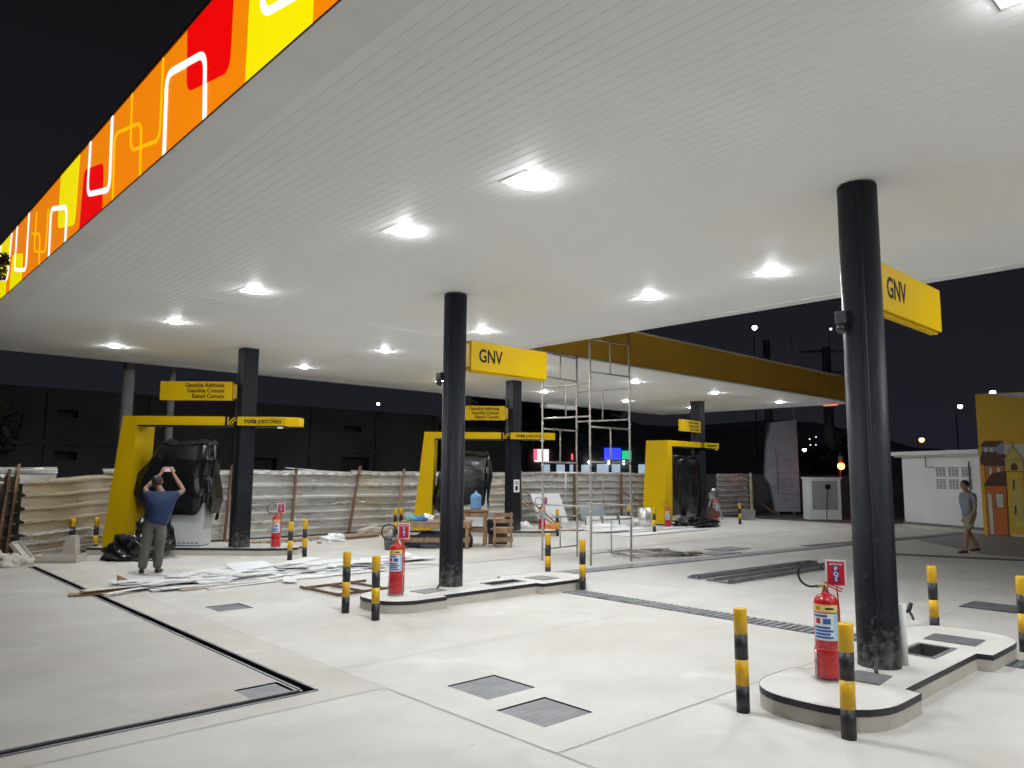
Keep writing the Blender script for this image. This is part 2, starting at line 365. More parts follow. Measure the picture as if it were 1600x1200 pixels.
# drain channels
g = MB()
for x0, x1, y0, y1, d in ((DR[0], DR[1], DY[0], 15.6, .18), (-4.0, DR[0], DY[0], DY[1], .18), (GR[0], GR[1], -1.5, 7.66, .2)):
    g.face(((x0, y0, -d), (x1, y0, -d), (x1, y1, -d), (x0, y1, -d)))
    for a, b_ in (((x0, y0), (x1, y0)), ((x1, y0), (x1, y1)), ((x1, y1), (x0, y1)), ((x0, y1), (x0, y0))):
        if x1 == DR[0] and a[0] == x1 and b_[0] == x1: continue
        g.face(((*a, 0), (*b_, 0), (*b_, -d), (*a, -d)))
structure(g.build("drain_channel", M['void'], recalc=False))
# steel edge angles of the slot drain
g = MB()
g.box((DR[0] - .013, 10.6, .004), (.022, 10.0, .010)); g.box((DR[1] + .012, 10.55, .004), (.022, 10.1, .010))
g.box((-.55, DY[1] + .012, .0045), (7.0, .022, .010)); g.box((-.48, DY[0] - .012, .0045), (7.06, .022, .010))
tag(g.build("drain_edge", M['steel_grey']), "thin steel edging along the open slot drain in the left floor slab", "drain edging")
# transverse grate: plates with dark gaps
root = thing("floor_grate", "grey slatted drain grate crossing the floor between the two front islands", "drain grate", (8.285, 3, 0))
y = -1.5; k = 0; pl = MB()
while y < 7.6:
    pl.box((0, y + .04 - 3, -.006), (.36, .064, .03)); y += .092
pl.build("grate_plate", M['grate'], root)
# long grated drain towards the far side
root = thing("floor_grate", "long dark grey drain grate running away past the scaffold to the right", "drain grate", (9.35, 9.1, 0), math.atan2(8.25 - 9.1, 19.4 - 9.35))
gb = MB(); x = 0
while x < 17: gb.box((x + .115, 0, .008), (.225, .34, .012)); x += .235
gb.build("grate_plate", M['grate'], root)
gb = MB(); gb.box((8.5, 0, .003), (17.1, .42, .004)); gb.build("grate_bed", M['steel_grey'], root)

# covers set in the floor
def cover(x0, x1, y0, y1, label):
    r = thing("manhole_cover", label, "manhole cover", ((x0 + x1) / 2, (y0 + y1) / 2, 0), 0, "floor covers")
    w, d = x1 - x0, y1 - y0
    b = MB(); n = 6
    for k in range(n):
        b.box((-.012, -d / 2 + .004 + (k + .5) * (d - .03) / n, -.012), (w - .03, (d - .03) / n - .002, .022))
    b.build("cover_plate", M['steel_grey'], r)
    b = MB(); b.face(((-w / 2, -d / 2, -.06), (w / 2, -d / 2, -.06), (w / 2, d / 2, -.06), (-w / 2, d / 2, -.06)))
    for a, c in (((-1, -1), (1, -1)), ((1, -1), (1, 1)), ((1, 1), (-1, 1)), ((-1, 1), (-1, -1))):
        b.face(((a[0] * w / 2, a[1] * d / 2, 0), (c[0] * w / 2, c[1] * d / 2, 0), (c[0] * w / 2, c[1] * d / 2, -.06), (a[0] * w / 2, a[1] * d / 2, -.06)))
    b.build("cover_frame", M['black'], r, recalc=False)
for c, l in zip(covers, ("square grey floor cover farther of the two in the foreground", "square grey floor cover nearest the camera in the foreground",
                         "small grey floor cover alone in front of the white offcuts", "grey floor cover in the inner corner of the slot drain")): cover(*c, l)
for x, y_, l in ((14.75, 9.2, "flat grey floor cover beyond the long drain, nearer of two"), (15.75, 9.55, "flat grey floor cover beyond the long drain, farther of two")):
    r = thing("manhole_cover", l, "manhole cover", (x, y_, 0), 0, "floor covers")
    MB().box((0, 0, .006), (.95, .55, .012)).build("cover_plate", M['steel_grey'], r); MB().box((0, 0, .003), (1.02, .62, .005)).build("cover_frame", M['black'], r)
r = thing("manhole_cover", "dark floor cover far right beside the rightmost bollard", "manhole cover", (11.6, 3.1, 0), 0, "floor covers")
MB().box((0, 0, .006), (.6, .6, .012)).build("cover_plate", M['steel_grey'], r); MB().box((0, 0, .003), (.66, .66, .005)).build("cover_frame", M['black'], r)

# ------------------------------------------------------------------ canopy
can = thing("canopy", "large white soffited canopy with backlit orange fascia over the forecourt", "canopy", (0, 0, H))
X0, X1, Y0, Y1 = 1.95, 10.75, -9.2, 19.4      # near wing
EX1, EY0 = 27.0, 11.2                          # far wing (L shape)
def planks(xa, xb, ya, yb, b, z=0):
    w = .1; g_ = .0042; x = xa
    while x < xb - 1e-4:
        e = min(x + w, xb)
        b.face(((x + g_ / 2, ya, z), (x + g_ / 2, yb, z), (e - g_ / 2, yb, z), (e - g_ / 2, ya, z)))
        b.face(((e - g_ / 2, ya, z), (e - g_ / 2, yb, z), (e, yb, z + .0024), (e, ya, z + .0024)))
        b.face(((x + g_ / 2, ya, z), (x, ya, z + .0024), (x, yb, z + .0024), (x + g_ / 2, yb, z)))
        x = e
b = MB(); secs = [Y0 + .3, 3.59, 11.19, Y1 - .3]
for a, c in zip(secs, secs[1:]): planks(X0 + .3, X1 - .25, a + .003, c - .003, b)
planks(X1 - .25 + .003, EX1 - .25, EY0 + .25, Y1 - .3, b)
b.build("soffit", M['soffit'], can, recalc=False)
b = MB()   # flat border bands, 3 mm proud
def band(x0, x1, y0, y1): b.box(((x0 + x1) / 2, (y0 + y1) / 2, .010), (x1 - x0, y1 - y0, .03))
band(X0 + .012, X0 + .3, Y0, 3.5); band(X0 + .012, X0 + .3, 3.503, 5.9); band(X0 + .012, X0 + .3, 5.903, 8.3); band(X0 + .012, X0 + .3, 8.303, 10.7); band(X0 + .012, X0 + .3, 10.703, Y1)
band(X0 + .303, EX1, Y1 - .3, Y1); band(X0 + .303, X1, Y0, Y0 + .3); band(X1 - .25, X1, Y0 + .303, EY0 + .25)
band(X1 + .003, EX1, EY0, EY0 + .25); band(EX1 - .25, EX1, EY0 + .253, Y1 - .303)
b.build("soffit_border", M['trim'], can)
for yj, wj in ((3.59, .035), (11.19, .03)):
    b = MB(); b.box((X0 + 4.4, yj, .003), (8.2, wj, .010)); b.build("joint_strip", M['soffit'], can)
b = MB(); b.box(((X0 + X1) / 2, (Y0 + Y1) / 2, .62), (X1 - X0 - .06, Y1 - Y0 - .06, .5)); b.box(((X1 + EX1) / 2, (EY0 + Y1) / 2, .62), (EX1 - X1 - .06, Y1 - EY0 - .06, .5)); b.build("roof_deck", M['roof'], can)
# ochre fascia of the far wing and the other sides
FH = .84
b = MB()
b.box(((X1 + EX1) / 2, EY0 + .03, FH / 2 + .03), (EX1 - X1, .06, FH)); b.box((EX1 - .03, (EY0 + Y1) / 2 + .03, FH / 2 + .03), (.06, Y1 - EY0 - .07, FH))
b.box((X1 - .03, (Y0 + EY0) / 2, FH / 2 + .03), (.06, EY0 - Y0 - .01, FH)); b.box(((X0 + EX1) / 2, Y1 - .03, FH / 2 + .03), (EX1 - X0 - .2, .058, FH))
b.build("fascia_panel", M['ochre'], can)
b = MB(); b.box(((X1 + EX1) / 2, EY0 + .02, FH + .045), (EX1 - X1, .09, .03)); b.build("fascia_cap", M['trim'], can)
b = MB(); b.box(((X1 + EX1) / 2, EY0 - .006, .022), (EX1 - X1, .03, .03)); b.box((X1 + .006, (Y0 + EY0) / 2, .022), (.03, EY0 - Y0, .03)); b.box(((X0 + EX1) / 2, Y1 + .006, .02), (EX1 - X0, .03, .04)); b.build("drip_trim", M['trim'], can)
b = MB(); b.box((20.6, Y1 + .18, -.02), (1.6, .34, .24), bev=.02); b.build("downpipe_box", M['trim'], can)
MB().box((EX1 - .05, EY0 + .8, -.02), (.12, .5, .05)).build("marker_light", M['g_tail'], can)
# backlit fascia with its pattern: plane x = X0, coordinates (y, z)
fas = MB()
fas.box((X0 - .02, (Y0 + Y1) / 2, .46), (.04, Y1 - Y0, .92), mi=0)
fas.box((X0 - .0375, (Y0 + Y1) / 2, -.0045), (.009, Y1 - Y0, .008), mi=5); fas.box((X0 - .0105, (Y0 + Y1) / 2, -.0045), (.044, Y1 - Y0, .008), mi=6); fas.box((X0 - .015, (Y0 + Y1) / 2, .937), (.07, Y1 - Y0, .022), mi=5)
ZB, ZT = .001, .919
def arc(c, r, a0, a1, n=6): return [(c[0] + r * cos(a0 + (a1 - a0) * i / n), c[1] + r * sin(a0 + (a1 - a0) * i / n)) for i in range(n + 1)]
def rounded(pts, r):
    out = []
    n = len(pts)
    for i in range(n):
        p = Vector(pts[i]); a = Vector(pts[i - 1]); c = Vector(pts[(i + 1) % n])
        ri = r[i] if isinstance(r, (list, tuple)) else r
        if ri <= 0: out.append(tuple(p)); continue
        d0 = (a - p).normalized(); d1 = (c - p).normalized()
        for k in range(7):
            t = k / 6; q = p + d0 * ri * (1 - t) ** 2 + d1 * ri * t ** 2
            out.append(tuple(q))
    return out
def fx(p, q, h): return (X0 - .04 - h, p, q)
def block(pts, r, mi, h=.003): fas.prism(rounded(pts, r), 0, h, fx, mi)
def ribbon(pts, r, w, mi, h):
    path = []
    n = len(pts)
    for i in range(n):
        p = Vector(pts[i])
        if i in (0, n - 1) or r <= 0: path.append(p); continue
        d0 = (Vector(pts[i - 1]) - p).normalized(); d1 = (Vector(pts[i + 1]) - p).normalized()
        for k in range(7):
            t = k / 6; path.append(p + d0 * r * (1 - t) ** 2 + d1 * r * t ** 2)
    Ls, Rs = [], []
    for i, p in enumerate(path):
        t = (path[min(i + 1, len(path) - 1)] - path[max(i - 1, 0)]).normalized(); nn = Vector((-t.y, t.x)) * w / 2
        Ls.append(tuple(p + nn)); Rs.append(tuple(p - nn))
    for i in range(len(path) - 1):
        fas.prism([Ls[i], Ls[i + 1], Rs[i + 1], Rs[i]], 0, h, fx, mi)
def motif(dy):
    # one repeat of the pattern: blocks, white loops and thin gold loops (y grows away from the camera)
    block([(5.90 + dy, ZT), (5.83 + dy, .36), (4.98 + dy, .19), (4.98 + dy, ZT)], [0, .13, .13, 0], 1)
    block([(4.70 + dy, ZT), (4.70 + dy, ZB), (3.78 + dy, ZB), (3.78 + dy, ZT)], 0, 2)
    ribbon([(6.28 + dy, ZB), (6.34 + dy, .72), (5.47 + dy, .54), (5.41 + dy, ZB)], .14, .062, 3, .006)
    ribbon([(4.52 + dy, ZT), (4.48 + dy, .38), (3.70 + dy, .22), (3.66 + dy, ZT)], .14, .062, 3, .006)
    ribbon([(6.47 + dy, ZT), (6.42 + dy, .17), (7.25 + dy, .34), (7.32 + dy, ZT)], .14, .03, 4, .005)
    ribbon([(7.72 + dy, ZB), (7.82 + dy, .70), (6.97 + dy, .52), (6.90 + dy, ZB)], .14, .03, 4, .0055)
    ribbon([(7.95 + dy, ZT), (7.86 + dy, .14), (8.70 + dy, .32), (8.75 + dy, ZT)], .14, .058, 3, .006)
    block([(8.94 + dy, ZB), (8.92 + dy, .66), (8.13 + dy, .50), (8.07 + dy, ZB)], [0, .12, .12, 0], 1)
    block([(10.05 + dy, ZT), (10.0 + dy, .26), (9.17 + dy, .10), (9.18 + dy, ZT)], [0, .12, .12, 0], 2)
    ribbon([(10.36 + dy, ZB), (10.46 + dy, .62), (9.60 + dy, .42), (9.56 + dy, ZB)], .14, .058, 3, .006)
    ribbon([(10.62 + dy, .66), (10.58 + dy, .10), (11.30 + dy, .26), (11.34 + dy, .80)], .12, .028, 4, .005)
    ribbon([(10.90 + dy, ZB), (11.02 + dy, .44), (11.55 + dy, .56)], .10, .028, 4, .0055)
motif(0); 
ribbon([(11.85, ZT), (11.74, .10), (12.58, .26), (12.66, ZT)], .13, .055, 3, .006)
block([(12.86, ZB), (12.84, .54), (12.05, .40), (12.0, ZB)], [0, .1, .1, 0], 2)
motif(9.4)
for dd in (-6.3,):
    block([(6.4 + dd, ZT), (6.35 + dd, .3), (5.5 + dd, .15), (5.5 + dd, ZT)], [0, .12, .12, 0], 1)
    ribbon([(7.95 + dd, ZT), (7.86 + dd, .14), (8.70 + dd, .32), (8.75 + dd, ZT)], .14, .058, 3, .006)
    ribbon([(7.4 + dd, ZB), (7.46 + dd, .62), (6.60 + dd, .42), (6.56 + dd, ZB)], .14, .058, 3, .006)
o = fas.build("illuminated_fascia", [M['fx_orange'], M['fx_red'], M['fx_yellow'], M['fx_white'], M['fx_gold'], M['fx_edge'], M['trim']], can)
tag(o, "backlit orange fascia with red and yellow blocks and white looping lines")

# recessed LED lights
def led():
    r = thing("canopy_light", "x", "ceiling light", (0, 0, H))
    b = MB(); b.box((0, 0, .0017), (.362, .362, .005)); b.build("recess_rim", M['gap'], r)
    b = MB(); b.box((0, 0, .0022), (.346, .346, .009)); b.build("housing", M['lamp_house'], r)
    b = MB(); b.lathe([(.092, -.0023), (.090, -.009), (.078, -.017), (.052, -.021), (.02, -.022)], (.02, -.02, 0), 24); b.build("diffuser", M['led'], r)
    return r
proto = led(); first = True
ys = [.84, 4.62, 6.55, 10.3, 13.5, 17.1]
spots = [(4.45, y) for y in ys] + [(8.78, y) for y in ys] + [(12.86, 16.75), (16.82, 16.65), (20.95, 16.65), (24.65, 16.4), (12.8, 13.0), (16.77, 13.0), (20.7, 12.9), (24.85, 12.9), (4.45, -2.7), (8.78, -2.7), (4.45, -6.4), (8.78, -6.4)]  # last four lamps are added out of view to brighten the right side
lab = {0: "glaring square light in the front row, partly cut off at the top right", 1: "large bright square ceiling light nearest, above the middle of the soffit", 2: "second square ceiling light from the front in the left row",
       3: "third square ceiling light from the front in the left row", 4: "fourth ceiling light from the front in the left row", 5: "farthest ceiling light of the left row near the fascia",
       6: "square ceiling light behind the right column, out past the frame", 7: "ceiling light in the right row nearest the right column", 8: "second light of the right row, left of the right column",
       9: "light of the right row just right of the middle column", 10: "light of the right row just left of the middle column", 11: "farthest light of the right row, above the left fence"}
for i, (x, y_) in enumerate(spots):
    o = proto if first else copy_tree(proto); first = False
    l = lab.get(i) or ["ceiling light peeking out beside the middle column's black box", "far wing light seen through the left side of the scaffold", "far wing light just right of the scaffold, lower one", "far wing light beside the top of the far right column",
                       "far wing light hidden behind the middle column's sign", "far wing light above the scaffold's left rails", "far wing light right of the scaffold, upper one", "far wing light nearest the ochre fascia's right end"][min(i - 12, 7)]
    if i >= 20: l = 'added unseen canopy light past the right edge, brightening the right side'
    if i == 17: l = "far wing light right of the scaffold, upper one"
    if i == 18: l = "far wing light left of the ochre fascia's right end light"
    place(o, (x, y_, H), 0, l, "canopy lights")

# ------------------------------------------------------------------ columns
def conduit(b, base, r, zt): b.tube([(base[0] - .14, base[1] - .02, .005), (base[0] - .10, base[1], .03), (base[0] - .03, base[1], .12), (base[0], base[1], .2), (base[0], base[1], zt)], r, 8)
def round_column(x, y_, label):
    r = thing("canopy_column", label, "column", (x, y_, HZ), 0, "canopy columns")
    b = MB(); b.lathe([(.168, 0), (.168, .01), (.165, .02), (.165, H - HZ - .02)], seg=40)
    b.build("shaft", M['column'], r)
    b = MB(); a = R(205); conduit(b, (.178 * cos(a), .178 * sin(a)), .016, H - .2); b.build("conduit", M['column'], r)
    b = MB(); a = R(150); b.box((.20 * cos(a), .20 * sin(a), 2.92), (.09, .11, .12), bev=.015); b.tube([(.2 * cos(a), .2 * sin(a), 2.86), (.23 * cos(a), .23 * sin(a), 2.80)], .04, 10); b.build("junction_box", M['black'], r)
    return r
c1 = round_column(6.64, 2.64, "round charcoal steel column nearest the camera on the right island")
c2 = round_column(6.67, 8.40, "round charcoal steel column on the middle island beside the extinguisher")
def square_column(x, y_, label, sz=.32):
    r = thing("canopy_column", label, "column", (x, y_, HZ), 0, "canopy columns")
    MB().box((0, 0, (H - HZ) / 2), (sz, sz, H - HZ - .002), bev=.012).build("shaft", M['column'], r)
    b = MB(); b.tube([(-sz / 2 - .014, .05, 0), (-sz / 2 - .014, .05, 3.6)], .013, 8); b.build("conduit", M['black'], r)
    return r
CL, CM, CR = (6.62, 15.35), (14.28, 15.3), (22.8, 14.9)
square_column(*CL, "square charcoal column at the left island behind the photographer")
cm2 = square_column(*CM, "square charcoal column behind the water jug with a white notice")
square_column(*CR, "square charcoal column at the far right island beside yellow arch", .36)

# ------------------------------------------------------------------ kerbed islands
def island_outline(L0, L1, bulge0, bulge1, w, wb, n=9):
    """dog-bone outline along x"""
    pts = []
    e = .5
    def end(xc, sgn):
        return [(xc + sgn * e * sin(pi * k / (2 * n)) ** .9, wb * cos(pi * k / (2 * n)) ** .75) for k in range(n + 1)]
    right = end(L1 - e, 1)
    pts += [(bulge1, w), (bulge1 + .03, wb)] + [p for p in right]
    pts += [(x, -y_) for x, y_ in reversed(right[:-1])] + [(bulge1 + .03, -wb), (bulge1, -w)]
    left = end(L0 + e, -1)
    pts += [(bulge0, -w), (bulge0 - .03, -wb)] + [(x, -y_) for x, y_ in left] + [(x, y_) for x, y_ in reversed(left[:-1])] + [(bulge0 - .03, wb), (bulge0, w)]
    out = []
    for p in pts:
        if not out or (Vector(p) - Vector(out[-1])).length > 1e-4: out.append(p)
    return out
def offset_poly(poly, d):
    n = len(poly); out = []
    for i in range(n):
        a, p, c = Vector(poly[i - 1]), Vector(poly[i]), Vector(poly[(i + 1) % n])
        t = ((p - a).normalized() + (c - p).normalized())
        t = t.normalized() if t.length > 1e-6 else (c - p).normalized()
        nn = Vector((t.y, -t.x)); q = p + nn * d; out.append((q.x, q.y))
    return out
def island(poly, label, loc, rotz, hole=None, hz=HZ):
    r = thing("pump_island", label, "kerbed island", loc, rotz, "kerbed pump islands")
    area = sum(poly[i - 1][0] * poly[i][1] - poly[i][0] * poly[i - 1][1] for i in range(len(poly)))
    if area < 0: poly = poly[::-1]
    n = len(poly)
    b = MB()
    for k in range(n):
        p, q = poly[k], poly[(k + 1) % n]; b.face(((*p, 0), (*q, 0), (*q, hz), (*p, hz)))
    b.build("kerb", M['kerb_side'], r, recalc=False)
    b = MB(); o_ = offset_poly(poly, .003)
    zs = (hz - .045, hz + .0015)
    for k in range(n):
        p, q = o_[k], o_[(k + 1) % n]; b.face(((*p, zs[0]), (*q, zs[0]), (*q, zs[1]), (*p, zs[1])))
        i0, i1 = poly[k], poly[(k + 1) % n]; 
        b.face(((*o_[k], zs[1]), (*o_[(k + 1) % n], zs[1]), (*i1, zs[1]), (*i0, zs[1])))
    b.build("black_band", M['stripe'], r, recalc=False)
    bm = bmesh.new(); vs = [bm.verts.new((*p, hz)) for p in poly]; es = [bm.edges.new((vs[k], vs[(k + 1) % n])) for k in range(n)]
    if hole:
        x0, x1, y0, y1 = hole; hv = [bm.verts.new((x, y_, hz)) for x, y_ in ((x0, y0), (x1, y0), (x1, y1), (x0, y1))]; es += [bm.edges.new((hv[k], hv[(k + 1) % 4])) for k in range(4)]
    bmesh.ops.triangle_fill(bm, use_beauty=True, use_dissolve=False, edges=es)
    for f in bm.faces:
        if f.normal.z < 0: f.normal_flip()
    me = bpy.data.meshes.new("island_top"); bm.to_mesh(me); bm.free(); me.materials.append(M['kerb_top']); o2 = bpy.data.objects.new("island_top", me); COL.objects.link(o2); o2.parent = r
    if hole:
        x0, x1, y0, y1 = hole; b = MB(); d = hz - .35
        b.face(((x0, y0, d), (x1, y0, d), (x1, y1, d), (x0, y1, d)))
        for a, c in (((x0, y0), (x1, y0)), ((x1, y0), (x1, y1)), ((x1, y1), (x0, y1)), ((x0, y1), (x0, y0))): b.face(((*a, hz), (*c, hz), (*c, d), (*a, d)))
        b.build("open_pit", M['void'], r, recalc=False)
        b = MB(); t = .035
        for c, d_ in ((((x0 + x1) / 2, y0 - t / 2), (x1 - x0 + 2 * t, t)), (((x0 + x1) / 2, y1 + t / 2), (x1 - x0 + 2 * t, t)), ((x0 - t / 2, (y0 + y1) / 2), (t, y1 - y0)), ((x1 + t / 2, (y0 + y1) / 2), (t, y1 - y0))):
            b.box((*c, hz + .002), (*d_, .010))
        b.build("pit_frame", M['steel_grey'], r)
    return r
dog = island_outline(-1.80, 1.92, -.93, .75, .37, .49)
def plates(r, lst):
    for x, y_, w, d, a in lst:
        MB().box((0, 0, 0), (w, d, .008)).build("cover_plate", M['steel_grey'], r, (x, y_, HZ + .0035), a)
iR = island(dog, "white topped kerbed island nearest the camera on the right", (6.98, 2.6, 0), 0, (.28, .78, -.16, .10))
plates(iR, [(-.82, -.06, .34, .26, .1), (1.22, -.05, .36, .44, .05)])
iM = island(dog, "white topped kerbed island in the middle holding the round column", (7.0, 8.17, 0), 0, (.14, .72, -.13, .08))
plates(iM, [(-.86, .03, .40, .30, .1), (1.18, -.06, .36, .38, .05)])
# white pipe and tap beside right column
t = thing("standpipe", "white plastic standpipe with black tap beside the right column", "tap", (6.80, 2.50, HZ))
MB().tube([(0, 0, 0), (0, 0, .50)], .032, 14).build("pipe", M['white_film'], t)
b = MB(); b.tube([(.03, -.01, .43), (.075, -.03, .43)], .012, 8); b.tube([(.075, -.03, .43), (.10, -.04, .40), (.115, -.05, .36)], .010, 8); b.bar((.07, -.03, .435), (.09, -.045, .50), .03, .02); b.build("tap", M['black'], t)
# angled islands of the rear pumps
rear = [(-2.95, -.12), (-1.5, -.12), (-1.47, -.02), (.55, -.02), (.95, .06), (1.2, .25), (1.2, .75), (.95, .98), (.5, 1.05), (-2.6, 1.05), (-2.95, .8)]
A43 = R(-43); A5 = R(3)
def front(c, ang, off=.24): return Vector((c[0] + off * sin(ang), c[1] - off * cos(ang), 0))
OL, OM, OR = front(CL, A43), front(CM, A43), front(CR, A5, .3)
island(rear, "kerbed island under the left yellow arch and wrapped pump", OL, A43)
island(rear, "kerbed island under the middle yellow arch behind the tables", OM, A43)
rearR = [(x * .97, y_) for x, y_ in rear]
island(rearR, "kerbed island under the far right yellow arch", OR, A5)

# ------------------------------------------------------------------ bollards
def bollard():
    r = thing("bollard", "x", "bollard")
    h = .73; z = [0, .19, .37, .55, h]
    for k in range(4):
        b = MB(); ra = .048
        pr = [(ra, z[k]), (ra, z[k + 1])] if k < 3 else [(ra, z[k]), (ra, h - .006), (ra - .006, h)]
        b.lathe(pr, seg=24); b.build("yellow_band" if k % 2 else "black_band", M['bol_y'] if k % 2 else M['bol_k'], r)
    return r
bp = bollard()
bl = [((5.10, 3.0), "yellow and black bollard just left of the right island, nearest left one"), ((5.12, 2.25), "yellow and black bollard right in front of the right island's extinguisher"),
      ((9.12, 3.02), "yellow and black bollard behind the right island's far rounded end"), ((8.90, 2.14), "rightmost yellow and black bollard at the picture's right edge"),
      ((4.92, 8.24), "yellow and black bollard off the left tip of the middle island"), ((4.95, 7.62), "yellow and black bollard in front of the middle island's extinguisher"),
      ((8.93, 8.72), "yellow and black bollard behind the far end of the middle island"), ((8.52, 7.60), "yellow and black bollard right of the middle island's far end"),
      ((7.45, 14.12), "bollard right of the left island, the farther of its pair"), ((6.95, 13.76), "bollard at the right tip of the left island, the nearer of its pair"),
      ((4.02, 17.4), "bollard left of the left yellow arch, beside the zinc sheet"), ((4.42, 17.25), "bollard half hidden by the left yellow arch's leg"),
      ((11.72, 17.2), "bollard left of the middle yellow arch, left of its pair"), ((11.93, 17.25), "bollard left of the middle yellow arch, right of its pair"),
      ((15.22, 14.5), "bollard right of the middle rear island's extinguisher"), ((24.0, 14.05), "bollard at the right end of the far right island"),
      ((18.35, 13.55), "bollard standing in front of the far right yellow arch"), ((19.0, 15.0), "bollard behind the grey metal drum")]
for i, ((x, y_), l) in enumerate(bl):
    o = bp if i == 0 else copy_tree(bp); place(o, (x, y_, 0), random.uniform(0, 6), l, "yellow and black bollards")
    o.rotation_euler = (random.uniform(-.012, .012), random.uniform(-.012, .012), random.uniform(0, 6))

# ------------------------------------------------------------------ extinguishers
def patch(b, r, a0, a1, z0, z1, mi, n=10):
    for k in range(n):
        t0 = a0 + (a1 - a0) * k / n; t1 = a0 + (a1 - a0) * (k + 1) / n
        b.face(((r * cos(t0), r * sin(t0), z0), (r * cos(t1), r * sin(t1), z0), (r * cos(t1), r * sin(t1), z1), (r * cos(t0), r * sin(t0), z1)), mi)
def extinguisher(label, loc, rz, sign=True):
    """front of the bottle faces local -y"""
    r = thing("fire_extinguisher", label, "fire extinguisher", loc, rz, "red fire extinguishers")
    r.scale = (.98, .98, .93)
    b = MB(); b.lathe([(.085, .035), (.094, .05), (.094, .60), (.090, .64), (.074, .672), (.045, .69), (.026, .70), (.026, .715)], seg=28); body = b.build("cylinder", M['ext_red'], r)
    b = MB()
    patch(b, .0955, R(200), R(325), .555, .615, 0); patch(b, .0958, R(200), R(300), .33, .545, 1); patch(b, .0958, R(300), R(322), .33, .545, 2)
    patch(b, .0966, R(203), R(270), .515, .535, 3); patch(b, .0966, R(250), R(285), .46, .505, 3); patch(b, .0966, R(215), R(238), .46, .505, 4)
    for k in range(4): patch(b, .0966, R(205), R(296 - 14 * (k % 2)), .345 + .026 * k, .363 + .026 * k, 3)
    patch(b, .0966, R(215), R(240), .57, .60, 5); patch(b, .0968, R(262), R(300), .578, .592, 6)
    b.build("label", [M['cream_film'], M['white_film'], M['cyan_film'], M['blue_film'], M['red_sign'], M['orange'], M['ink']], body, recalc=False)
    b = MB(); b.lathe([(.099, .03), (.102, .035), (.100, .25), (.098, .26)], seg=28)
    patch(b, .104, R(250), R(335), .06, .23, 0); b.build("skirt", M['ext_red'], r)
    b = MB()
    for a in (R(35), R(145), R(215), R(325)): b.tube([(.108 * cos(a), .108 * sin(a), .0), (.108 * cos(a), .108 * sin(a), .25)], .004, 6)
    b.tube([(.11 * cos(t), .11 * sin(t), .012) for t in [2 * pi * k / 20 for k in range(21)]], .004, 6)
    b.build("stand", M['chrome'], r)
    b = MB(); b.lathe([(.022, .715), (.024, .73), (.018, .75), (.018, .775)], seg=14); b.tube([(0, 0, .765), (-.045, -.01, .755)], .012, 8, mi=0)
    v = b.build("valve", M['brass'], r)
    b = MB(); b.bar((-.01, 0, .79), (.13, .01, .735), .02, .008); b.bar((-.01, 0, .772), (.12, .01, .712), .018, .01); b.build("handle", M['ext_red'], v)
    b = MB(); pts = []
    for k in range(15):
        t = R(-75) + (R(-75 - 265) - R(-75)) * k / 14
        pts.append((-.105 + .095 * cos(t), -.02 + .02 * sin(t * .5), .855 + .105 * sin(t)))
    pts = [(-.045, -.01, .755)] + pts
    b.tube(pts, .0095, 8); b.build("hose", M['rubber'], r)
    b = MB(); b.tube([(-.068, -.014, .748), (-.045, -.01, .756)], .014, 8); b.build("hose_clip", M['chrome'], r)
    if sign:
        b = MB(); b.tube([(.10, .07, .03), (.10, .07, .55), (.085, .06, .80)], .006, 6); b.build("sign_rod", M['ext_red'], r)
        b = MB(); b.box((.085, .05, .86), (.155, .006, .22), mi=0); b.box((.085, .0452, .86), (.128, .004, .192), mi=1)
        b.prism([(.062, 0.935), (.108, 0.935), (.108, .82), (.122, .82), (.085, .775), (.048, .82), (.062, .82)], 0, .002, lambda p, q, h: (p, .0432 - h, q), mi=2)
        b.box((.085, .0425, .932), (.10, .002, .014), mi=2)
        sp = b.build("sign_plate", [M['white_film'], M['red_sign'], M['purple_film']], r)
        text("EXTINTOR", .020, M['white_film'], sp, frontM(.085, .0408, .926), align='CENTER', bold=.0006)
        for k, ch in enumerate("PQS"): text(ch, .046, M['white_film'], sp, frontM(.085, .0405, .88 - .042 * k), align='CENTER', bold=.0015)
    return r
FC = R(48 - 90)
extinguisher("large red fire extinguisher with red arrow sign on the right island", (5.88, 2.72, HZ), R(-62))
extinguisher("red fire extinguisher with sign on the middle island beside its column", (5.62, 8.2, HZ), R(-38))
extinguisher("red fire extinguisher with sign at the right end of the left island", (7.14, 14.78, HZ), R(-25))
extinguisher("red fire extinguisher on the middle rear island behind the scaffold", (15.1, 14.98, HZ), R(-40))
e_ = extinguisher("small red fire extinguisher in front of the far right yellow arch", (20.0, 14.25, 0), R(-48), False); e_.scale = (.9, .9, .9)
extinguisher("red fire extinguisher at the right end of the far right island", (23.75, 14.85, HZ), R(-48), False)

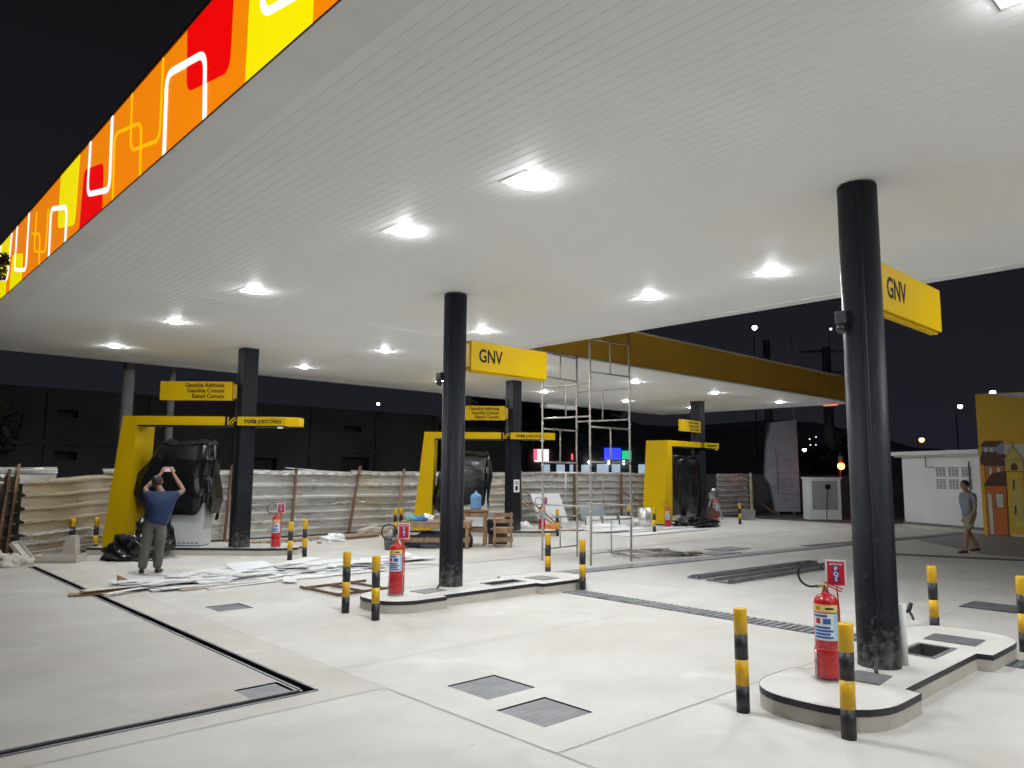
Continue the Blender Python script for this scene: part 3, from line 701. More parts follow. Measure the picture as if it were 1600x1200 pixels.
# ------------------------------------------------------------------ signs on columns
def gnv(c, label):
    r = thing("fuel_sign", label, "fuel sign", (c[0], c[1], 0), 0, "yellow gas signs on the front columns")
    x0, x1, z0, z1 = .26, 1.83, 3.19, 3.63
    b = MB(); b.box(((x0 + x1) / 2, 0, (z0 + z1) / 2), (x1 - x0, .13, z1 - z0), bev=.006); b.box(((x0 + x1) / 2, 0, z0 - .012), (x1 - x0 - .06, .07, .024)); p = b.build("panel", M['yellow'], r)
    b = MB(); b.box((.215, 0, (z0 + z1) / 2), (.09, .08, .34)); b.build("bracket", M['sign_edge'], r)
    text("GNV", .275, M['ink'], p, frontM(.40, -.0665, 3.33), sx=.80, bold=.006)
    return r
gnv((6.64, 2.64), "yellow GNV sign bracketed to the right column"); gnv((6.67, 8.40), "yellow GNV sign bracketed to the middle column")
def gas(c, ang, label, w=1.5):
    r = thing("fuel_sign", label, "fuel sign", (c[0], c[1], 0), ang, "yellow three line fuel signs")
    z0, z1 = 3.16, 3.55; x0 = -.23 - w; x1 = -.23; y0 = -.16
    b = MB(); b.box(((x0 + x1) / 2, y0, (z0 + z1) / 2), (w, .12, z1 - z0), bev=.006); p = b.build("panel", M['yellow'], r)
    b = MB(); b.box((-.19, y0 + .03, (z0 + z1) / 2), (.08, .06, .30)); b.build("bracket", M['sign_edge'], r)
    for k, t_ in enumerate(("Gasolina Aditivada", "Gasolina Comum", "Etanol Comum")):
        text(t_, .118, M['ink'], p, frontM(x1 - .16, y0 - .0615, 3.435 - .115 * k), align='RIGHT', bold=.003, sx=.93)
    return r
gas(CL, A43, "yellow three line fuel sign on the left square column"); gas(CM, A43, "yellow three line fuel sign partly behind the middle column"); gas(CR, R(8), "yellow three line fuel sign above the far right arch", 1.45)
# small notice on the rear square column
t = thing("notice", "small white notice stuck low on the square column behind the tables", "notice", (CM[0], CM[1], 0), A43)
b = MB(); b.box((.10, -.235, 1.36), (.16, .004, .34)); p = b.build("sheet", M['white_film'], t)
b = MB(); b.box((.10, -.238, 1.30), (.07, .003, .12)); b.box((.10, -.238, 1.47), (.11, .003, .02)); b.box((.10, -.238, 1.42), (.11, .003, .02)); b.build("print", M['ink'], p)
# ------------------------------------------------------------------ yellow arches
def arch(O, ang, label, mirror=False):
    r = thing("pump_arch", label, "pump arch", O, ang, "yellow arches over the pumps")
    z0 = HZ + .004; D = .82
    leg = [(-2.72, z0), (-2.22, z0), (-2.17, 2.64), (-2.17, 2.82), (-2.45, 2.82)]
    b = MB(); fn = lambda p, q, h: (p, h, q)
    b.prism(leg, 0, D, fn); b.build("leg", M['yellow'], r)
    b = MB(); b.prism([(-2.168, 2.64), (-.34, 2.64), (-.34, 2.82), (-2.168, 2.82)], 0, .50, fn); b.build("beam", M['yellow'], r)
    b = MB(); b.prism([(-.08, 2.64), (.90, 2.64), (.90, 2.82), (-.08, 2.82)], 0, .5, fn)
    b.prism([(.902, 0), (1.16, .16), (1.16, .5), (.902, .5)], 2.64, 2.82, lambda p, q, h: (p, q, h)); e = b.build("beam_end", M['yellow'], r)
    text("rota", .15, M['ink'], e, frontM(.06, -.002, 2.687), bold=.005, sx=1.02, name="lettering")
    text("petróleo", .15, M['ink'], e, frontM(.345, -.002, 2.687), bold=.002, sx=.93, name="lettering")
    b = MB(); b.box((-.21, .06, 2.73), (.258, .1, .176), mi=0)
    def stroke(cx, r0, w, a0, a1):
        n = 8
        for k in range(n):
            t0, t1 = a0 + (a1 - a0) * k / n, a0 + (a1 - a0) * (k + 1) / n
            b.prism([(cx + r0 * cos(t0), 2.645 + r0 * sin(t0)), (cx + (r0 + w) * cos(t0), 2.645 + (r0 + w) * sin(t0)), (cx + (r0 + w) * cos(t1), 2.645 + (r0 + w) * sin(t1)), (cx + r0 * cos(t1), 2.645 + r0 * sin(t1))], .002, .006, lambda p, q, h: (p, .012 - h, q), mi=1)
    stroke(-.09, .145, .022, R(100), R(180)); stroke(-.09, .095, .022, R(95), R(180))
    b.box((-.275, .006, 2.73), (.02, .004, .172), mi=1)
    b.build("logo_panel", [M['ink'], M['yellow']], r)
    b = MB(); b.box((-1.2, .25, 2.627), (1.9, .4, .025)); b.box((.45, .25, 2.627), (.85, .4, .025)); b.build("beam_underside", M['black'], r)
    b = MB(); b.box((.80, .06, 2.60), (.10, .08, .035)); b.build("downlight", M['lamp_house'], r)
    b = MB(); b.box((-2.43, .10, .55) if False else (-2.1905, D * .55, .55), (.004, D * .6, .006)); b.build("access_panel", M['sign_edge'], r)
    return r
arch(OL, A43, "yellow inclined arch over the left wrapped pump"); arch(OM, A43, "yellow inclined arch partly behind the middle column"); arch(OR, A5, "yellow inclined arch at the far right beside the zinc fence")

# ------------------------------------------------------------------ wrapped pumps and black film
def noise3(p, seed=0):
    x, y, z = p
    return (sin(x * 1.7 + seed) * cos(y * 2.3 + seed * 1.3) + sin(z * 2.9 + x * 1.1 + seed * .7) * .6 + cos(y * 4.7 - z * 3.1 + seed * 2.1) * .35) / 1.9
def drape(name, rings, label, parent=None, seed=1, hem=.12, pleat=.035, seg=64):
    """rings from hem to top: (z, x0, x1, y0, y1)"""
    b = bmesh.new(); rows = []; n = 26
    zs = [r[0] for r in rings]
    def at(t):
        f = t * (len(rings) - 1); i = min(int(f), len(rings) - 2); k = f - i; k = k * k * (3 - 2 * k) * .6 + k * .4
        return [rings[i][j] * (1 - k) + rings[i + 1][j] * k for j in range(5)]
    rnd = random.Random(seed); ph = [rnd.uniform(0, 6) for _ in range(6)]
    for i in range(n + 1):
        t = i / n; row = []
        z, x0, x1, y0, y1 = at(t)
        for k in range(seg):
            a = 2 * pi * k / seg; ca, sa = cos(a), sin(a)
            e = .42
            px = (abs(ca) ** e) * (1 if ca > 0 else -1); py = (abs(sa) ** e) * (1 if sa > 0 else -1)
            w = pleat * (1 - t * .55) * (sin(a * 9 + ph[0] + 2.1 * sin(z * 2 + ph[1])) * .6 + sin(a * 17 + ph[2] - z * 3) * .35 + (abs(sin(z * 3 + a * 7 + ph[3])) - .6) * .5)
            w += .02 * noise3((a * 1.2, z * 2.1, a), seed)
            X = (x0 + x1) / 2 + px * ((x1 - x0) / 2 + w); Y = (y0 + y1) / 2 + py * ((y1 - y0) / 2 + w)
            Z = z + (1 - t) ** 3 * hem * (sin(a * 3 + ph[4]) + .6 * sin(a * 7 + ph[5])) + .02 * sin(a * 6 + ph[2])
            row.append(b.verts.new((X, Y, Z)))
        rows.append(row)
    for r0, r1 in zip(rows, rows[1:]):
        for k in range(seg):
            f = b.faces.new((r0[k], r0[(k + 1) % seg], r1[(k + 1) % seg], r1[k])); f.smooth = True
    f = b.faces.new(rows[-1]); f.smooth = False
    bmesh.ops.recalc_face_normals(b, faces=b.faces)
    me = bpy.data.meshes.new(name); b.to_mesh(me); b.free(); me.materials.append(M['film'])
    o = bpy.data.objects.new(name, me); COL.objects.link(o); o.parent = parent; return o
def pump(O, ang, label, rings, body, seed, hem=.12, side=True):
    r = thing("fuel_pump", label, "fuel pump", (O[0], O[1], HZ), ang, "fuel pumps wrapped in black film")
    x0, x1, y0, y1, z1 = body
    b = MB(); b.box(((x0 + x1) / 2, (y0 + y1) / 2, z1 / 2 + .02), (x1 - x0, y1 - y0, z1), bev=.012); b.box(((x0 + x1) / 2, (y0 + y1) / 2, .012), (x1 - x0 - .06, y1 - y0 - .06, .03), mi=1)
    for k in range(9): b.box((x0 + .1 + k * (x1 - x0 - .2) / 8, y0 - .002, .07), (.05, .006, .02), mi=1)
    b.box((x1 + .012, (y0 + y1) / 2, z1 / 2 + .2), (.02, (y1 - y0) * .8, z1 * .8), mi=2)
    b.build("cabinet", [M['pump_white'], M['black'], M['pump_grey']], r)
    drape("plastic_wrap", rings, "", r, seed, hem)
    return r
pump(OL, A43, "fuel pump wrapped in black plastic in front of the photographing man",
     [(.70, -2.0, -.66, .14, .92), (1.0, -2.28, -.60, .08, .98), (1.45, -2.22, -.66, .12, .94), (1.78, -1.98, -.64, .13, .90), (2.10, -1.84, -.68, .245, .88), (2.21, -1.74, -.78, .5, .84)],
     (-1.70, -.80, .28, .78, 1.5), 3, .14)
pump(OM, A43, "fuel pump wrapped in black plastic behind the water jug",
     [(.62, -2.25, -.72, .16, .9), (.9, -2.2, -.66, .14, .92), (1.45, -2.1, -.58, .16, .9), (1.85, -1.95, -.62, .2, .86), (2.0, -1.84, -.66, .24, .84), (2.15, -1.72, -.72, .45, .82)],
     (-1.75, -.72, .22, .84, 1.7), 5, .1)
pump(OR, A5, "fuel pump wrapped in hanging black plastic under the far right arch",
     [(.22, -1.2, -.2, .16, .85), (.8, -1.4, -.2, .12, .9), (1.4, -1.5, .05, .14, .9), (1.9, -1.5, .1, .18, .86), (2.05, -1.46, .08, .22, .84), (2.2, -1.38, 0, .35, .82)],
     (-1.2, .02, .3, .78, .95), 8, .07)
def heap(name, label, cat, loc, sz, m, seed=1, amp=.25, rz=0, fr=3.0, group=None, res=4, cluster=False):
    b = bmesh.new(); bmesh.ops.create_icosphere(b, subdivisions=res, radius=1)
    for v in b.verts:
        p = v.co.copy(); k = 1 + amp * noise3(p * fr, seed) + amp * .5 * noise3(p * fr * 2.7, seed + 3) + amp * .22 * sin(p.x * 21 + seed) * sin(p.y * 17)
        z = max(p.z, -.15) * k
        v.co = (p.x * k * sz[0], p.y * k * sz[1], max(0, z + .12) * sz[2])
    for f in b.faces: f.smooth = True
    me = bpy.data.meshes.new(name); b.to_mesh(me); b.free(); me.materials.append(m)
    o = bpy.data.objects.new(name, me); COL.objects.link(o); o.location = loc; o.rotation_euler = (0, 0, rz); return tag(o, label, cat, group)
heap("plastic_bag", "glossy black plastic bag slumped at the foot of the left yellow arch", "plastic bag", (4.68, 15.72, 0), (.52, .36, .42), M['film'], 2, .32, A43, 3.4)
heap("plastic_bag", "crumpled black plastic bundle between the bag and the left pump", "plastic bag", (5.1, 15.85, HZ), (.34, .30, .62), M['film'], 6, .34, A43, 3.4)
heap("plastic_film", "crumpled black film lying at the base of the far right arch", "plastic film", (21.5, 14.2, .02), (1.0, .45, .28), M['film'], 9, .35, A5, 4)
# ------------------------------------------------------------------ people
def skin_mesh(name, joints, edges, m, parent, sub=2, rot=None):
    me = bpy.data.meshes.new(name); keys = list(joints); me.from_pydata([joints[k][0] for k in keys], [(keys.index(a), keys.index(b_)) for a, b_ in edges], [])
    t = bpy.data.objects.new(name, me); COL.objects.link(t)
    t.modifiers.new("s", 'SKIN').use_smooth_shade = True
    sv = me.skin_vertices[0].data
    for i, k in enumerate(keys):
        rr = joints[k][1]; sv[i].radius = rr if isinstance(rr, tuple) else (rr, rr); sv[i].use_root = (i == 0)
    t.modifiers.new("u", 'SUBSURF').levels = sub
    bpy.context.view_layer.update()
    m2 = bpy.data.meshes.new_from_object(t.evaluated_get(bpy.context.evaluated_depsgraph_get()))
    bpy.data.objects.remove(t); m2.name = name; m2.materials.clear(); m2.materials.append(m)
    for p in m2.polygons: p.use_smooth = True
    o = bpy.data.objects.new(name, m2); COL.objects.link(o); o.parent = parent; return o
def hand(J, E, pre, wrist, d, palm_n, side, curl=.5, s=1.0):
    d = Vector(d).normalized(); n = Vector(palm_n).normalized(); x = d.cross(n).normalized(); w = Vector(wrist)
    J[pre + 'palm'] = (tuple(w + d * .055 * s), (.030 * s, .016 * s)); E.append((pre + 'wrist', pre + 'palm'))
    for i, (off, ln) in enumerate(((-.030, .072), (-.010, .082), (.010, .077), (.029, .062))):
        p0 = w + d * .095 * s + x * off * s; p1 = p0 + (d * (1 - curl * .4) + n * curl * .5) * ln * .55 * s; p2 = p1 + (d * (1 - curl) + n * curl) * ln * .5 * s
        for j, p in enumerate((p0, p1, p2)): J[f'{pre}f{i}{j}'] = (tuple(p), (.0095 - .0012 * j) * s)
        E += [(pre + 'palm', f'{pre}f{i}0'), (f'{pre}f{i}0', f'{pre}f{i}1'), (f'{pre}f{i}1', f'{pre}f{i}2')]
    q0 = w + d * .04 * s + x * side * .040 * s; q1 = q0 + (d * .6 + x * side * .5 + n * .4).normalized() * .045 * s
    J[pre + 't0'] = (tuple(q0), .011 * s); J[pre + 't1'] = (tuple(q1), .009 * s); E += [(pre + 'palm', pre + 't0'), (pre + 't0', pre + 't1')]
def lerp(a, b, t): return tuple(Vector(a) * (1 - t) + Vector(b) * t)
def person(label, loc, rz, h, P, mats, sleeve=.55, leg_len=1.0, gr=1.0):
    """P: joint positions in local coords (x right, y forward) before scaling by h/1.70"""
    s = h / 1.70
    r = thing("person", label, "person", loc, rz); r.scale = (s, s, s)
    J = {}; E = []
    J['pelvis'] = (P['pelvis'], (.13, .11)); J['waist'] = (P['waist'], (.13, .11)); J['chest'] = (P['chest'], (.165, .12)); J['neckb'] = (P['neckb'], (.075, .07))
    J['neck'] = (P['neck'], .056); J['jaw'] = (P['jaw'], (.066, .075)); J['brow'] = (P['brow'], (.086, .100)); J['crown'] = (P['crown'], (.072, .085))
    E += [('pelvis', 'waist'), ('waist', 'chest'), ('chest', 'neckb'), ('neckb', 'neck'), ('neck', 'jaw'), ('jaw', 'brow'), ('brow', 'crown')]
    up_ = (Vector(P['crown']) - Vector(P['jaw'])).normalized(); fwd = Vector((0, 1, 0)); fwd = (fwd - up_ * fwd.dot(up_)).normalized(); rgt = fwd.cross(up_)
    for sd, nm in ((-1, 'L'), (1, 'R')):
        J[nm + 'sh'] = (P[nm + 'sh'], .062); J[nm + 'el'] = (P[nm + 'el'], .043); J[nm + 'fa'] = (lerp(P[nm + 'el'], P[nm + 'wrist'], .35), .042); J[nm + 'wrist'] = (P[nm + 'wrist'], (.029, .024))
        E += [('chest', nm + 'sh'), (nm + 'sh', nm + 'el'), (nm + 'el', nm + 'fa'), (nm + 'fa', nm + 'wrist')]
        J[nm + 'hip'] = (P[nm + 'hip'], .088); J[nm + 'th'] = (lerp(P[nm + 'hip'], P[nm + 'kn'], .45), .078); J[nm + 'kn'] = (P[nm + 'kn'], .056); J[nm + 'ca'] = (lerp(P[nm + 'kn'], P[nm + 'an'], .35), .056); J[nm + 'an'] = (P[nm + 'an'], .040)
        a = Vector(P[nm + 'an']); fd = Vector(P.get(nm + 'foot', (0, 1, 0))).normalized()
        J[nm + 'ball'] = (tuple(a + fd * .14 + Vector((0, 0, -.052))), (.038, .024)); J[nm + 'toe'] = (tuple(a + fd * .19 + Vector((0, 0, -.056))), (.032, .018))
        E += [('pelvis', nm + 'hip'), (nm + 'hip', nm + 'th'), (nm + 'th', nm + 'kn'), (nm + 'kn', nm + 'ca'), (nm + 'ca', nm + 'an'), (nm + 'an', nm + 'ball'), (nm + 'ball', nm + 'toe')]
        hd = Vector(P[nm + 'hd']); hn = Vector(P[nm + 'hn']); hand(J, E, nm, P[nm + 'wrist'], hd, hn, P.get(nm + 'ts', -sd), P.get('curl', .5), 1.05)
    jw, br = Vector(P['jaw']), Vector(P['brow']); mid = (jw + br) / 2
    J['nose'] = (tuple(mid + fwd * .105 + up_ * .004), .014); J['nose0'] = (tuple(mid + fwd * .07 + up_ * .03), .018); E += [('brow', 'nose0'), ('nose0', 'nose')]
    for sd, nm in ((-1, 'l'), (1, 'r')):
        J[nm + 'ear'] = (tuple(mid + rgt * sd * .088 + up_ * .012 - fwd * .006), (.012, .026)); E.append(('brow', nm + 'ear'))
    skin_mesh("body", J, E, mats['skin'], r)
    # clothes: same skeleton, a little fuller
    K = {'chest': (P['chest'], (.195 * gr ** .5, .16 * gr)), 'neckb': (lerp(P['chest'], P['neckb'], .85), (.105, .09)), 'waist': (P['waist'], (.17 * gr, .165 * gr)), 'hem': (lerp(P['pelvis'], P['waist'], .1), (.175 * gr, .17 * gr)), 'hem2': (lerp(P['pelvis'], P['waist'], -.45), (.18 * gr, .175 * gr))}
    F = [('chest', 'neckb'), ('chest', 'waist'), ('waist', 'hem'), ('hem', 'hem2')]
    for nm in 'LR':
        K[nm + 'sh'] = (P[nm + 'sh'], .080); K[nm + 'sl'] = (lerp(P[nm + 'sh'], P[nm + 'el'], sleeve), .070); F += [('chest', nm + 'sh'), (nm + 'sh', nm + 'sl')]
    skin_mesh("shirt", K, F, mats['shirt'], r)
    K = {'pelvis': (P['pelvis'], (.158 * gr, .145 * gr)), 'belt': (lerp(P['pelvis'], P['waist'], .55), (.150 * gr, .14 * gr))}; F = [('pelvis', 'belt')]
    for nm in 'LR':
        K[nm + 'hip'] = (P[nm + 'hip'], .105 * gr ** .7); K[nm + 'th'] = (lerp(P[nm + 'hip'], P[nm + 'kn'], .5), .095 * gr ** .7); F += [('pelvis', nm + 'hip'), (nm + 'hip', nm + 'th')]
        if leg_len >= 1:
            K[nm + 'kn'] = (P[nm + 'kn'], .076 * gr ** .7); K[nm + 'ca'] = (lerp(P[nm + 'kn'], P[nm + 'an'], .5), .072 * gr ** .7); K[nm + 'cu'] = (lerp(P[nm + 'kn'], P[nm + 'an'], 1.05), .062 * gr ** .7); F += [(nm + 'th', nm + 'kn'), (nm + 'kn', nm + 'ca'), (nm + 'ca', nm + 'cu')]
        else:
            K[nm + 'kn'] = (lerp(P[nm + 'hip'], P[nm + 'kn'], leg_len), .092); F += [(nm + 'th', nm + 'kn')]
    skin_mesh("trousers" if leg_len >= 1 else "shorts", K, F, mats['legs'], r)
    for nm in 'LR':
        a = Vector(P[nm + 'an']); fd = Vector(P.get(nm + 'foot', (0, 1, 0))).normalized()
        skin_mesh("shoe", {'h': (tuple(a + Vector((0, 0, -.045)) - fd * .045), (.040, .034)), 'm': (tuple(a + Vector((0, 0, -.04)) + fd * .04), (.044, .040)), 'b': (tuple(a + fd * .13 + Vector((0, 0, -.052))), (.046, .028)), 't': (tuple(a + fd * .20 + Vector((0, 0, -.056))), (.036, .022))}, [('h', 'm'), ('m', 'b'), ('b', 't')], mats['shoe'], r)
    # hair shell, eyes, mouth
    c = Vector(P['brow']) + up_ * .012 - fwd * .012
    b = bmesh.new(); bmesh.ops.create_icosphere(b, subdivisions=4, radius=1)
    Q = Matrix((rgt, fwd, up_)).transposed()
    bmesh.ops.delete(b, geom=[v for v in b.verts if (v.co.z < -.15 and v.co.y > -.25) or v.co.z < -.62 or (v.co.y > .62 and v.co.z < .38)], context='VERTS')
    for v in b.verts:
        k = 1 + .035 * noise3(v.co * 9, 4); v.co = c + Q @ Vector((v.co.x * .090 * k, v.co.y * .106 * k, v.co.z * .102 * k))
    for f in b.faces: f.smooth = True
    me = bpy.data.meshes.new("hair"); b.to_mesh(me); b.free(); me.materials.append(M['hair']); o = bpy.data.objects.new("hair", me); COL.objects.link(o); o.parent = r
    for sd in (-1, 1):
        b = MB(); p = mid + fwd * .083 + up_ * .030 + rgt * sd * .031
        b.T = Matrix.Translation(p); b.lathe([(.0015, -.008), (.010, -.004), (.010, .004), (.0015, .008)], seg=10); b.build("eye", M['ink'], r)
    b = MB(); p = jw + fwd * .083 - up_ * .004; b.bar(p - rgt * .022, p + rgt * .022, .010, .007); b.build("mouth", M['wood_dark'], r)
    return r
P1 = dict(pelvis=(0, 0, .93), waist=(.04, .0, 1.06), chest=(.07, .02, 1.27), neckb=(.05, .04, 1.42), neck=(.02, .06, 1.47), jaw=(-.03, .10, 1.55), brow=(-.035, .10, 1.61), crown=(-.035, .085, 1.68),
          Lsh=(-.155, .04, 1.36), Lel=(-.25, .20, 1.47), Lwrist=(-.03, .40, 1.75), Rsh=(.275, .04, 1.36), Rel=(.40, .20, 1.44), Rwrist=(.175, .40, 1.75),
          Lhip=(-.09, 0, .88), Lkn=(-.14, .02, .48), Lan=(-.17, -.02, .085), Rhip=(.09, 0, .88), Rkn=(.07, .05, .48), Ran=(.06, .06, .085), Lfoot=(-.35, 1, 0), Rfoot=(.25, 1, 0),
          Lhd=(.35, .25, 1), Lhn=(.6, .6, -.2), Rhd=(-.35, .25, 1), Rhn=(-.6, .6, -.2), Lts=1, Rts=-1, curl=.85)
man = person("man in dark blue polo and grey trousers photographing the left wrapped pump", (4.32, 13.38, 0), R(62 - 90), 1.60, P1, dict(skin=M['skin'], shirt=M['navy'], legs=M['trouser'], shoe=M['shoe']), gr=1.38)
t = thing("mobile_phone", "white mobile phone held up by the man in the blue polo", "phone", man.matrix_world @ Vector((0, 0, 0)), R(62 - 90)); t.location = (4.32, 13.38, 0)
_s = 1.60 / 1.70
b = MB(); b.box((.072 * _s, .455 * _s, 1.825 * _s), (.155, .010, .078), bev=.004); b.build("case", M['phone_white'], t)
b = MB(); b.box((.072 * _s, .455 * _s - .0062, 1.825 * _s), (.135, .002, .066)); b.build("screen", M['screen'], t)
P2 = dict(pelvis=(0, 0, .93), waist=(0, .01, 1.06), chest=(0, .02, 1.28), neckb=(0, .03, 1.43), neck=(0, .05, 1.48), jaw=(0, .085, 1.55), brow=(0, .085, 1.62), crown=(0, .065, 1.69),
          Lsh=(-.20, .01, 1.37), Lel=(-.27, .02, 1.10), Lwrist=(-.25, .12, .87), Rsh=(.20, .01, 1.37), Rel=(.27, -.08, 1.10), Rwrist=(.25, -.02, .86),
          Lhip=(-.09, 0, .88), Lkn=(-.10, .16, .50), Lan=(-.10, .20, .085), Rhip=(.09, 0, .88), Rkn=(.10, -.02, .48), Ran=(.10, -.24, .12),
          Lhd=(0, .2, -1), Lhn=(1, .3, 0), Rhd=(0, .2, -1), Rhn=(-1, .3, 0), curl=.4)
person("man in grey tee and olive shorts walking past the white annex wall", (19.35, 5.55, 0), R(140 - 90), 1.60, P2, dict(skin=M['skin'], shirt=M['tee'], legs=M['shorts'], shoe=M['shoe']), .6, .92)

# ------------------------------------------------------------------ zinc fences
def corrugated(b, p0, p1, z0, z1, n, dep, seed, mi=0, up0=0, up1=0, nl=26):
    rnd = random.Random(seed); p0, p1 = Vector((*p0, 0)), Vector((*p1, 0)); d = (p1 - p0); L_ = d.length; d.normalize(); nn = Vector((d.y, -d.x, 0))
    prof = []
    for k in range(n):
        a = k / n; w = 1 / n
        prof += [(a, 0), (a + w * .58, .0), (a + w * .64, 1), (a + w * .80, 1), (a + w * .90, 0)]
    prof.append((1, 0)); ph = [rnd.uniform(0, 6) for _ in range(5)]; rows = []
    for i in range(nl + 1):
        t = i / nl; row = []
        for f, h in prof:
            z = z0 + (z1 - z0) * f + (up0 * (1 - t) + up1 * t) * (.3 + .7 * f) + .012 * sin(t * 7 + ph[0] + f) * f
            off = dep * h * (2.1 + .3 * sin(t * 9 + f * 6 + ph[3])) + 0.012 * sin(t * 4 + f * 3 + ph[1]) + .003 * sin(t * 15 + f * 9 + ph[2]) + (.02 * sin(t * 40 + ph[4]) if f > .93 else 0)
            row.append(b.bm.verts.new(p0 + d * L_ * t + nn * off + Vector((0, 0, z))))
        rows.append(row)
    for r0, r1 in zip(rows, rows[1:]):
        for k in range(len(prof) - 1):
            f = b.bm.faces.new((r0[k], r1[k], r1[k + 1], r0[k + 1])); f.material_index = mi
def fence(label, name="zinc_fence"): return thing(name, label, "fence", (0, 0, 0))
f1 = fence("tall zinc sheet fence with slanting timber posts behind the left and middle pumps")
xs = [4.75, 7.0, 9.05, 11.1, 13.2, 15.4, 17.6]
fy = lambda x: 18.32 + .035 * (x - 5)
for i in range(len(xs) - 1):
    a, c = (xs[i] - .04, fy(xs[i])), (xs[i + 1] + .04, fy(xs[i + 1]))
    b = MB(); corrugated(b, a, c, .04, .92, 4, .03, 20 + i); b.build("sheet", M['zinc_dull'] if i == 0 else M['zinc'], f1, recalc=False)
    b = MB(); a2, c2 = (a[0], a[1] - .05), (c[0], c[1] - .05); corrugated(b, a2, c2, .80, 1.72, 3, .04, 40 + i, up0=.02, up1=0); b.build("sheet", M['zinc'], f1, recalc=False)
for x, ln, dx, z0, m_ in ((7.55, 1.85, .12, 0, 'wood_dark'), (9.3, 1.78, .10, 0, 'wood_dark'), (11.15, 1.86, .32, .05, 'wood_dark'), (12.75, 1.80, .20, .75, 'wood'), (16.0, 1.8, .1, 0, 'wood'), (17.55, 1.85, .05, 0, 'wood_dark')):
    b = MB(); b.bar((x - dx / 2, fy(x) - .17, z0), (x + dx / 2, fy(x) - .13, ln), .075, .05); b.build("post", M[m_], f1)
b = MB(); b.bar((7.85, fy(7.8) - .55, .05), (7.58, fy(7.6) - .2, .95), .05, .04); b.build("brace", M['wood_pale'], f1)
b = MB(); b.bar((9.3, fy(9.3) + .4, 1.80), (10.6, fy(10.6) + .1, 1.70), .05, .02); b.build("top_rail", M['pvc'], f1)
f2 = fence("zinc fence with fine ribs and brown posts behind the scaffold")
xs = [17.62, 19.9, 22.2, 24.6, 27.0]; gy = lambda x: 18.95 + .02 * (x - 17)
for i in range(len(xs) - 1):
    b = MB(); corrugated(b, (xs[i] - .03, gy(xs[i])), (xs[i + 1] + .03, gy(xs[i + 1])), .04, 1.76, 7, .028, 60 + i); b.build("sheet", M['zinc_dull'] if i == 3 else M['zinc'], f2, recalc=False)
for x, m_ in ((17.95, 'wood'), (20.75, 'wood_dark'), (23.55, 'wood_dark'), (26.1, 'wood_dark')):
    b = MB(); b.bar((x, gy(x) - .13, 0), (x + .03, gy(x) - .10, 1.8), .09, .06); b.build("post", M[m_], f2)
b = MB(); b.bar((23.6, gy(23.6) - .2, 1.0), (25.0, gy(25) - .9, .06), .07, .05); b.build("brace", M['wood_dark'], f2)
b = MB(); b.bar((18.0, gy(18) - .2, 1.15), (19.0, gy(19) - 1.0, .06), .08, .05); b.build("brace", M['wood'], f2)
f3 = fence("short run of pale zinc fence right of the far right pump")
b = MB(); corrugated(b, (27.6, 17.2), (29.6, 16.9), .04, 1.76, 8, .03, 71); b.build("sheet", M['zinc'], f3, recalc=False)
b = MB(); b.bar((29.62, 16.75, 0), (29.62, 16.78, 1.8), .12, .06); b.build("post", M['wood_pale'], f3)
f4 = fence("bent zinc sheet fence leaning left of the left yellow arch")
b = MB(); corrugated(b, (2.98, 16.75), (4.95, 18.25), .02, 1.50, 6, .045, 80, up0=.02, up1=.10, nl=40); b.build("sheet", M['zinc_dull'], f4, recalc=False)
b = MB(); corrugated(b, (2.98, 16.68), (4.9, 18.15), .04, .52, 3, .05, 83, nl=40); b.build("sheet", M['zinc'], f4, recalc=False)
f5 = fence("rusty zinc fence at the far left edge with a bright strip on top")
b = MB(); corrugated(b, (.8, 17.5), (3.02, 17.35), .02, 1.55, 7, .035, 85); b.build("sheet", M['zinc_rust'], f5, recalc=False)
b = MB(); corrugated(b, (.8, 17.45), (3.65, 17.36), 1.42, 1.75, 1, .04, 86); b.build("top_sheet", M['zinc'], f5, recalc=False)
b = MB(); b.bar((2.86, 17.1, 0), (2.98, 17.28, 1.8), .07, .05); b.build("post", M['wood'], f5)
b = MB(); b.bar((2.70, 17.05, .1), (2.84, 17.3, 1.7), .09, .04); b.build("post", M['wood_dark'], f5)

# ------------------------------------------------------------------ offcuts of white ceiling strip
rnd = random.Random(11)
cell = 0
def strip(L_, w, th, loc, rz, tx, ty, m, label, group, cat="offcut", name="pvc_offcut"):
    b = MB(); b.box((0, 0, 0), (L_, w, th)); 
    if w > .12: b.box((0, w / 2 - .006, -.006), (L_, .01, .012))
    o = b.build(name, m, None, loc, rz); o.rotation_euler = (tx, ty, rz); return tag(o, label, cat, group)
for i in range(150):
    t = rnd.random(); x = 3.75 + 4.7 * t + rnd.uniform(-.2, .2); yc = 12.05 + .10 * (x - 5.5); wid = .75 * (1 - .55 * abs(t - .45) * 2)
    y_ = yc + rnd.gauss(0, .5) * wid - .05
    L_ = rnd.choice((.4, .6, .8, 1.1, 1.5, 2.0)); w = rnd.choice((.10, .2, .2, .16, .3)); L_ = min(L_, .8) if w == .3 else L_; z = .014 + .075 * rnd.random() * math.exp(-((y_ - yc) / .5) ** 2)
    strip(L_, w, .009, (x, y_, z), rnd.gauss(.03, .16) + (rnd.choice((-.7, .6, .9)) if rnd.random() < .2 else 0), rnd.gauss(0, .07), rnd.gauss(0, .010), M['pvc'] if rnd.random() < .8 else M['pvc_grey'],
          "thin white ceiling strip offcut in the heap strewn beside the photographing man", "white strip offcuts heaped on the floor")
